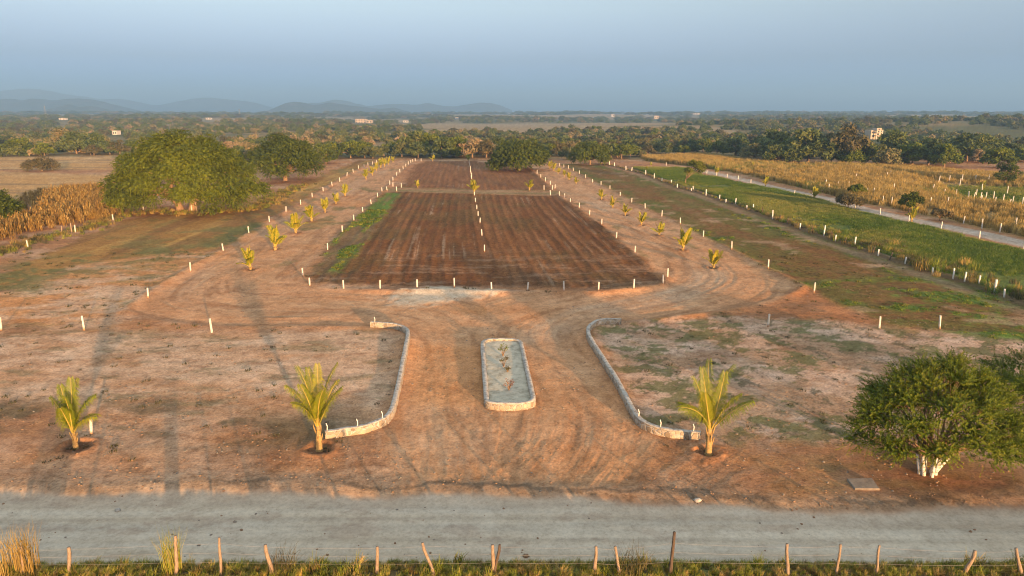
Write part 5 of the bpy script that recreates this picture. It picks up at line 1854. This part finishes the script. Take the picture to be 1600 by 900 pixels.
    for k in range(4):
        rr = np.random.default_rng(280 + k)
        b = MB()
        V = []
        for i in range(3):
            for j in range(6):
                th = math.pi * (i + 0.5) / 3
                q = rr.uniform(0.75, 1.2)
                V.append((math.sin(th) * math.cos(j * 1.047) * q, math.sin(th) * math.sin(j * 1.047) * q * 0.8, math.cos(th) * q * 0.6))
        F = [(i * 6 + j, i * 6 + (j + 1) % 6, i * 6 + 6 + (j + 1) % 6, i * 6 + 6 + j) for i in range(2) for j in range(6)] + [(5, 4, 3, 2, 1, 0), tuple(range(12, 18))]
        b.add(V, F)
        gp.append(b.mesh('clod', [M_CLOD if k < 3 else M_CONC]))
    n = 34000
    x = r.uniform(-45, 45, n)
    y = 20.5 + 40 * r.random(n) ** 1.6
    dn = fbm(x * 0.2, y * 0.35, 311, 3)
    m = in_view(np.stack([x, y], 1)) & (dn > r.uniform(0.35, 0.65, n))
    x, y = x[m], y[m]
    road = survey(x, y)[3] == 1
    m = ~road | (r.random(len(x)) < 0.10)
    x, y = x[m], y[m]
    s = 0.014 + 0.065 * r.random(len(x)) ** 4
    scatter('soil_clods', np.stack([x, y, hz_many(x, y)], 1), r.uniform(0, 6.28, len(x)), s, r.integers(0, 4, len(x)), gp, 'small clods and pebbles strewn over the bare soil', 'clods')


M_CLOD = plain_mat('dry_clod', [(0.3, (0.20, 0.115, 0.065)), (0.7, (0.34, 0.22, 0.14))], 5, 0.95, 0.3)


# ------------------------------------------------------------------ small single things
def small_things():
    x, y = at(1349, 759)
    b = MB()
    V = []
    for z, k in ((-0.1, 0.8), (0.10, 0.8), (0.12, 0.77)):
        for a, c in ((-0.72, -0.42), (0.55, -0.52), (0.72, 0.45), (-0.62, 0.5)):
            V.append((a * k, c * k, z))
    b.add(V, [(0, 1, 5, 4), (1, 2, 6, 5), (2, 3, 7, 6), (3, 0, 4, 7), (4, 5, 9, 8), (5, 6, 10, 9), (6, 7, 11, 10), (7, 4, 8, 11), (8, 9, 10, 11)])
    o = link('concrete_slab', b.mesh('concrete_slab', [M_CONC], False), None, (x, y, hz(x, y)), 0.08)
    o.rotation_euler[0] = 0.05
    tag(o, 'square worn concrete slab lying by the road before the whitewashed tree', 'slab')
    for i, (p, s, lab) in enumerate([((1090, 782), 0.13, 'pale stone at the crumbled far edge of the road'), ((822, 863), 0.10, 'brown clod lying on the near side of the road'), ((183, 791), 0.10, 'pale stone lying in the middle of the road')]):
        x, y = at(*p)
        r = random.Random(i)
        b = MB()
        V = []
        for a in range(5):
            th = math.pi * (a + 0.5) / 5
            for j in range(9):
                ph = j * 2 * math.pi / 9
                q = s * (0.8 + 0.35 * r.random())
                V.append((math.sin(th) * math.cos(ph) * q * 1.25, math.sin(th) * math.sin(ph) * q, math.cos(th) * q * 0.7 + s * 0.3))
        F = [(a * 9 + j, (a + 1) * 9 + j, (a + 1) * 9 + (j + 1) % 9, a * 9 + (j + 1) % 9) for a in range(4) for j in range(9)] + [tuple(range(9)), tuple(range(44, 35, -1))]
        b.add(V, F)
        o = link('stone', b.mesh('stone', [M_CLOD if i == 1 else M_CAP]), None, (x, y, hz(x, y)))
        tag(o, lab, 'stone')
    # two plain wooden stakes beside the corn
    for p, h, lab in (((112, 363), 1.3, 'plain wooden stake beside the white post at the dry corn'), ((97, 364), 1.0, 'short dark stake in front of the dry corn')):
        x, y = at(*p)
        o = link('wooden_stake', crooked(h, 0.09, random.Random(p[0]), 0.04).mesh('wooden_stake', [M_POSTWOOD]), None, (x, y, hz(x, y)))
        tag(o, lab, 'stake')


def pylon(p, top_px, label):
    px, by = p
    y = 1900.0
    x, zb = at_depth(px, by, y)
    zg = hz(x, y)
    H = at_depth(px, top_px, y)[1] - zg
    root = empty('power_pylon', (x, y, zg))
    b = MB()
    w = H * 0.085
    lv = [0, 0.25, 0.45, 0.6, 0.72, 0.82, 0.91, 1.0]
    wd = [w * (1 - 0.86 * t ** 0.8) for t in lv]
    r = 0.2
    for sx in (-1, 1):
        for sy in (-1, 1):
            b.tube([(sx * a, sy * a, H * t) for a, t in zip(wd, lv)], [r] * len(lv), 4, 0)
    for i in range(len(lv) - 1):
        for s in (-1, 1):
            for q in (0, 1):
                A = (s * wd[i], -wd[i], H * lv[i]) if q else (-wd[i], s * wd[i], H * lv[i])
                B = (s * wd[i + 1], wd[i + 1], H * lv[i + 1]) if q else (wd[i + 1], s * wd[i + 1], H * lv[i + 1])
                b.tube([A, B], [r * 0.6] * 2, 4, 0)
    link('mast', b.mesh('mast', [M_STEEL], False), root)
    for t in (0.74, 0.84, 0.93):
        b = MB()
        b.tube([(-H * 0.12, 0, 0), (0, 0, H * 0.012), (H * 0.12, 0, 0)], [r * 0.5, r, r * 0.5], 4, 0)
        link('cross_arm', b.mesh('cross_arm', [M_STEEL], False), root, (0, 0, H * t))
    tag(root, label, 'pylon', 'power pylons on the plain')


def house(px, by, ty, wpx, Y, label, walls=None, floors=1, win=3, name='house', flat=True):
    x, _ = at_depth(px, by, Y)
    zg = hz(x, Y) - 0.2
    zt = at_depth(px, ty, Y)[1]
    H = max(3.0, zt - zg)
    W = wpx / FOC * Y
    root = empty(name, (x, Y, zg), random.uniform(-0.15, 0.15))
    D = max(5.0, W * 0.6)
    mt = walls or M_WALLW
    b = MB()
    b.box((0, 0, H / 2), (W, D, H))
    link('walls', b.mesh('walls', [mt], False), root)
    b = MB()
    b.box((0, 0, H + 0.16), (W + 0.5, D + 0.5, 0.3))
    link('roof', b.mesh('roof', [M_ROOF], False), root)
    for f in range(floors):
        for k in range(win):
            b = MB()
            b.box((0, 0, 0), (W / win * 0.42, 0.12, H / floors * 0.42))
            link('window', b.mesh('window', [M_WINDOW], False), root, (-W / 2 + W / win * (k + 0.5), -D / 2 - 0.03, H / floors * (f + 0.52)))
    tag(root, label, 'house', 'far pale houses on the plain')


def tower_house():
    """unfinished concrete house rising above the trees on the right"""
    Y = 420.0
    x, _ = at_depth(1364, 217, Y)
    zg = hz(x, Y)
    zt = at_depth(1364, 200, Y)[1]
    H = zt - zg
    u = 17.5 / FOC * Y / 2.0 * 1.08
    root = empty('unfinished_house', (x, Y, zg), 0.12)
    b = MB()
    H = max(H, 6.0)
    h1 = H * 0.80
    b.box((-u * 0.55, 0, h1 / 2), (u * 0.9, 6.0, h1))
    link('walls', b.mesh('walls', [M_WALLP], False), root)
    b = MB()
    b.box((u * 0.62, 1.0, H / 2), (u * 0.75, 5.0, H))
    link('stair_tower', b.mesh('stair_tower', [M_WALLP], False), root)
    for k, z in enumerate((H * 0.34, H * 0.6, H * 0.82)):
        b = MB()
        b.box((0, 0, 0), (u * 1.1, 4.2, 0.4))
        link('floor_slab', b.mesh('floor_slab', [M_WALLP], False), root, (u * 0.1, -3.1, z))
    for dx in (-0.38, 0.1, 0.58):
        b = MB()
        b.box((0, 0, H * 0.41), (0.45, 0.45, H * 0.82))
        link('column', b.mesh('column', [M_WALLW], False), root, (u * dx, -4.9, 0))
    for (dx, z, w, h, yy) in [(-0.75, H * 0.62, 0.28, 0.16, -3.03), (-0.35, H * 0.62, 0.22, 0.18, -3.03), (-0.6, H * 0.3, 0.4, 0.18, -3.03), (0.62, H * 0.90, 0.3, 0.10, -1.53), (0.62, H * 0.66, 0.34, 0.16, -1.53), (0.5, H * 0.42, 0.4, 0.2, -1.53)]:
        b = MB()
        b.box((0, 0, 0), (u * w, 0.12, H * h))
        link('window', b.mesh('window', [M_WINDOW], False), root, (u * dx, yy, z))
    tag(root, 'unfinished pale concrete house with open floors rising above the trees', 'house')


# ------------------------------------------------------------------ hills
def ridge(name, prof, Y, mat, label, seed, depth):
    """a range of hills standing at distance Y, its crest taken from the photo, with real flanks"""
    cols = []
    xs, zs = [], []
    pts = sorted(prof)
    X = np.array([at_depth(p[0], p[1], Y)[0] for p in pts])
    Z = np.array([at_depth(p[0], p[1], Y)[1] for p in pts])
    n = 260
    xx = np.linspace(X[0], X[-1], n)
    zz = np.interp(xx, X, Z)
    zz = np.convolve(np.pad(zz, 4, mode='edge'), np.ones(9) / 9, 'valid')
    zz = zz + (fbm(xx * 0.02, xx * 0 + seed, seed, 4) - 0.5) * (np.clip(zz - 20, 0, 60)) * 0.12
    m = 40
    t = np.linspace(-1, 1, m)
    base = 12.0
    G = np.zeros((m, n, 3), np.float32)
    for i, q in enumerate(t):
        pro = (1 - abs(q) ** 1.3) ** 1.0 if abs(q) < 1 else 0
        yy = Y + q * depth
        k = fbm(xx * 0.006, np.full(n, yy * 0.006), seed + 5, 5)
        z = base - 3 + (zz - base + 3) * pro * (1 - (1 - pro) * 0.9 * (k - 0.3))
        z = np.minimum(z, zz)
        G[i, :, 0] = xx * (yy / Y) ** 0.0
        G[i, :, 1] = yy
        G[i, :, 2] = z
    idx = np.arange(m * n).reshape(m, n)
    F = np.stack([idx[:-1, :-1], idx[:-1, 1:], idx[1:, 1:], idx[1:, :-1]], -1).reshape(-1, 4)
    me = bpy.data.meshes.new(name)
    me.from_pydata(G.reshape(-1, 3).tolist(), [], F.tolist())
    me.polygons.foreach_set('use_smooth', [True] * len(F))
    me.materials.append(mat)
    me.update()
    tag(link(name, me), label, 'hills', kind='structure')


def hills():
    mt = plain_mat('wooded_hillside', [(0.3, (0.035, 0.045, 0.02)), (0.5, (0.07, 0.07, 0.035)), (0.7, (0.13, 0.105, 0.06))], 0.02, 1.0, 0.0)
    o = lambda L, dx, dy: [(a / 4 + dx, b / 4 + dy) for a, b in L]
    ridge('hills', [(-140, 176), (-90, 160), (-40, 158)] + o([(0, 221), (60, 215), (140, 228), (200, 215), (260, 216), (340, 228), (430, 216), (540, 216), (620, 231), (700, 250), (780, 274), (830, 288), (900, 305)], 0, 100), 4500, mt,
          'blue wooded hills rising over the plain behind the big tree', 3, 420)
    ridge('hills', o([(250, 300), (350, 272), (430, 251), (500, 270), (560, 260), (640, 276), (720, 297), (790, 306)], 0, 100), 3700, mt, 'low dark foothill before the blue hills behind the big tree', 5, 200)
    ridge('hills', o([(60, 300), (100, 288), (160, 255), (200, 240), (250, 235), (300, 240), (350, 255), (400, 252), (460, 240), (520, 250), (600, 262), (700, 270), (780, 281), (830, 276), (860, 270), (900, 282), (950, 296)], 400, 100), 4200, mt,
          'long low blue hill on the horizon above the palm rows', 7, 300)
    ridge('hills', o([(280, 290), (330, 240), (410, 241), (490, 219), (540, 226), (620, 245), (700, 262), (760, 255), (870, 248), (930, 250), (1000, 256), (1080, 241), (1150, 260), (1230, 266), (1330, 251), (1400, 240), (1480, 243), (1540, 262), (1600, 288)], 400, 100),
          6100, mt, 'faint pale blue range on the horizon above the centre post line', 9, 500)
    ridge('hills', [(-300, 175), (-150, 140), (-60, 146)] + o([(0, 170), (100, 155), (200, 151), (300, 165), (400, 188), (560, 206), (640, 225), (740, 212), (850, 235), (980, 262), (1030, 250), (1200, 216), (1290, 207), (1400, 217), (1600, 240), (1750, 290)], 0, 100),
          7300, mt, 'faintest high blue range behind the wooded hills', 11, 600)


# ------------------------------------------------------------------ air, light
def air(density):
    b = MB()
    X0, X1, Y0, Y1, Z0, Z1 = -9500, 9500, -700, 12500, -25, 330
    b.box(((X0 + X1) / 2, (Y0 + Y1) / 2, (Z0 + Z1) / 2), (X1 - X0, Y1 - Y0, Z1 - Z0))
    m, nt, N, L, bs = new_mat('haze_air')
    N.remove(bs)
    v = nt.nodes.new('ShaderNodeVolumePrincipled')
    v.inputs['Color'].default_value = HAZE_COL
    v.inputs['Density'].default_value = density
    v.inputs['Anisotropy'].default_value = 0.0
    L.new(v.outputs[0], N['Material Output'].inputs['Volume'])
    o = link('haze', b.mesh('haze', [m], False))
    tag(o, 'thin blue evening haze filling the air over the plain', 'haze', kind='stuff')


def lighting():
    w = bpy.data.worlds.new('World')
    SC.world = w
    w.use_nodes = True
    nt = w.node_tree
    bg = nt.nodes['Background']
    sky = nt.nodes.new('ShaderNodeTexSky')
    sky.sky_type = 'NISHITA'
    sky.sun_disc = False
    sky.sun_elevation = R(SUN_EL)
    sky.sun_rotation = R(SUN_AZ)
    sky.air_density = SKY_AIR
    sky.dust_density = SKY_DUST
    sky.ozone_density = SKY_OZONE
    # sky re-balanced by height: pale blue low, boosted high up as added fill light
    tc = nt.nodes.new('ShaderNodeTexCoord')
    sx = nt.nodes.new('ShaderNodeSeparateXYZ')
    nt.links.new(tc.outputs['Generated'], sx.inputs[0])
    rp = ramp(nt, sx.outputs[2], [(p, tuple(c / 8 for c in q)) for p, q in SKY_FILL_GAIN])
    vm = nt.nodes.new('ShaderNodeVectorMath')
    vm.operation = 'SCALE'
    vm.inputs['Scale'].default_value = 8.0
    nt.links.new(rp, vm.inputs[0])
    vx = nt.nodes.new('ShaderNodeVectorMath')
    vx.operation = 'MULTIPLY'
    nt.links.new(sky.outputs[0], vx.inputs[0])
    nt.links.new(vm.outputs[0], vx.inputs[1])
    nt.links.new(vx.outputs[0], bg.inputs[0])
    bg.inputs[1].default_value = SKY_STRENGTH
    l = bpy.data.lights.new('sun', 'SUN')
    l.energy = SUN_STRENGTH
    l.angle = R(0.9)
    l.color = SUN_COLOR
    o = bpy.data.objects.new('sun', l)
    ROOT.objects.link(o)
    a, e = R(SUN_AZ), R(SUN_EL)
    d = Vector((math.sin(a) * math.cos(e), math.cos(a) * math.cos(e), math.sin(e)))
    o.rotation_euler = d.to_track_quat('Z', 'Y').to_euler()
    o.location = (0, -50, 80)


HAZE_COL = (0.33, 0.61, 1.0, 1)
SKY_AIR, SKY_DUST, SKY_OZONE = 1.0, 0.5, 2.0
SKY_FILL_GAIN = [(0.0, (.19, .36, 1.26)), (.035, (.20, .37, 1.26)), (.07, (.35, .372, .745)), (.139, (.82, .665, .74)), (.242, (1.15, .80, .68)), (.342, (1.75, 1.12, .84)),
            (.5, (2.75, 1.62, 1.08)), (.707, (4.4, 2.5, 1.6)), (1.0, (6.6, 4.3, 2.75))]  # gain per sky height; the upper steps add overhead fill light
SKY_STRENGTH = 0.15
SUN_STRENGTH = 5.0
SUN_COLOR = (1.0, 0.57, 0.25)
EXPOSURE = 1.46
HAZE_DENSITY = 2.8e-4
# ------------------------------------------------------------------ build
import time
T0 = time.time()


def lap(s):
    print('%-12s %.1fs' % (s, time.time() - T0))


HOUSE_SPOTS = [(at_depth(1364, 217, 420)[0], 420, 9.0), (at_depth(565, 192, 1150)[0], 1150, 16.3), (at_depth(578, 193, 1140)[0], 1140, 11.8), (at_depth(327, 188, 1300)[0], 1300, 11.8), (at_depth(100, 192, 1150)[0], 1150, 12.5), (at_depth(183, 213, 520)[0], 520, 8.0), (at_depth(1025, 184, 1700)[0], 1700, 12.7), (at_depth(957, 181, 1900)[0], 1900, 11.3), (at_depth(1088, 179, 2300)[0], 2300, 18.9), (at_depth(714, 187, 1500)[0], 1500, 10.2), (at_depth(634, 191, 1200)[0], 1200, 11.4)]
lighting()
build_ground(M_GROUND)
lap('ground')
put_posts()
put_palms()
lap('palms')
put_trees()
lap('trees')
woodland()
lap('woodland')
entrance_wall([(580, 513), (604, 515), (622, 517), (634, 522), (638, 531), (635, 550), (629, 580), (622, 612), (614, 644), (606, 658), (594, 667), (570, 675), (540, 680), (508, 685)],
              'curved low stone wall on the full palm side of the entrance', [0.02, 0.80, 0.90, 0.995])
entrance_wall([(970, 508), (948, 509), (932, 512), (921, 519), (919, 528), (926, 542), (942, 568), (960, 598), (978, 630), (992, 655), (1003, 667), (1022, 676), (1050, 682), (1094, 686)],
              'curved low stone wall on the shrub tree side of the entrance', [0.78, 0.90, 0.99])
planter()
near_fence()
field_fence()
cover()
lap('cover')
small_things()
pylon((73, 190), 165, 'lattice power pylon standing before the blue hills beyond the stubble fields')
pylon((375, 186), 170, 'fainter lattice power pylon above the dark round tree')
tower_house()
house(565, 192, 186, 16, 1150, 'cluster of cream houses seen above the palm rows, widest of the far houses', M_WALLP, 2, 4)
house(578, 193, 188, 9, 1140, 'small cream house touching the widest far house', M_WALLP, 1, 2)
house(327, 188, 185, 8, 1300, 'tiny white house on a bare slope above the big tree', M_WALLW, 1, 2)
house(100, 192, 190, 10, 1150, 'tiny pale house near the first pylon', M_WALLW, 1, 2)
house(183, 213, 209, 7, 520, 'small white house among trees beside the big tree', M_WALLW, 1, 2)
house(1025, 184, 181, 7, 1700, 'small pink house on the plain above the brown field', M_WALLP, 1, 2)
house(957, 181, 179, 5, 1900, 'tiny white house on the plain above the small round tree', M_WALLW, 1, 2)
house(1088, 179, 177, 10, 2300, 'long white shed on the horizon above the gravel path', M_WALLW, 1, 3)
house(714, 187, 184, 5, 1500, 'tiny white house above the centre post line', M_WALLW, 1, 2)
house(634, 191, 189, 8, 1200, 'tiny flat white house past the cream cluster', M_WALLW, 1, 2)
hills()
air(HAZE_DENSITY)
lap('done')

SC.render.engine = 'CYCLES'
SC.cycles.use_denoising = True
SC.cycles.max_bounces = 5
SC.cycles.diffuse_bounces = 3
SC.cycles.glossy_bounces = 1
SC.cycles.transmission_bounces = 3
SC.cycles.volume_bounces = 0
SC.cycles.use_adaptive_sampling = True
SC.cycles.adaptive_threshold = 0.02
SC.cycles.filter_width = 1.1
SC.view_settings.view_transform = 'Standard'
SC.view_settings.look = 'None'
SC.view_settings.gamma = 1.0
SC.view_settings.exposure = EXPOSURE
SC.render.resolution_x, SC.render.resolution_y = 1024, 576
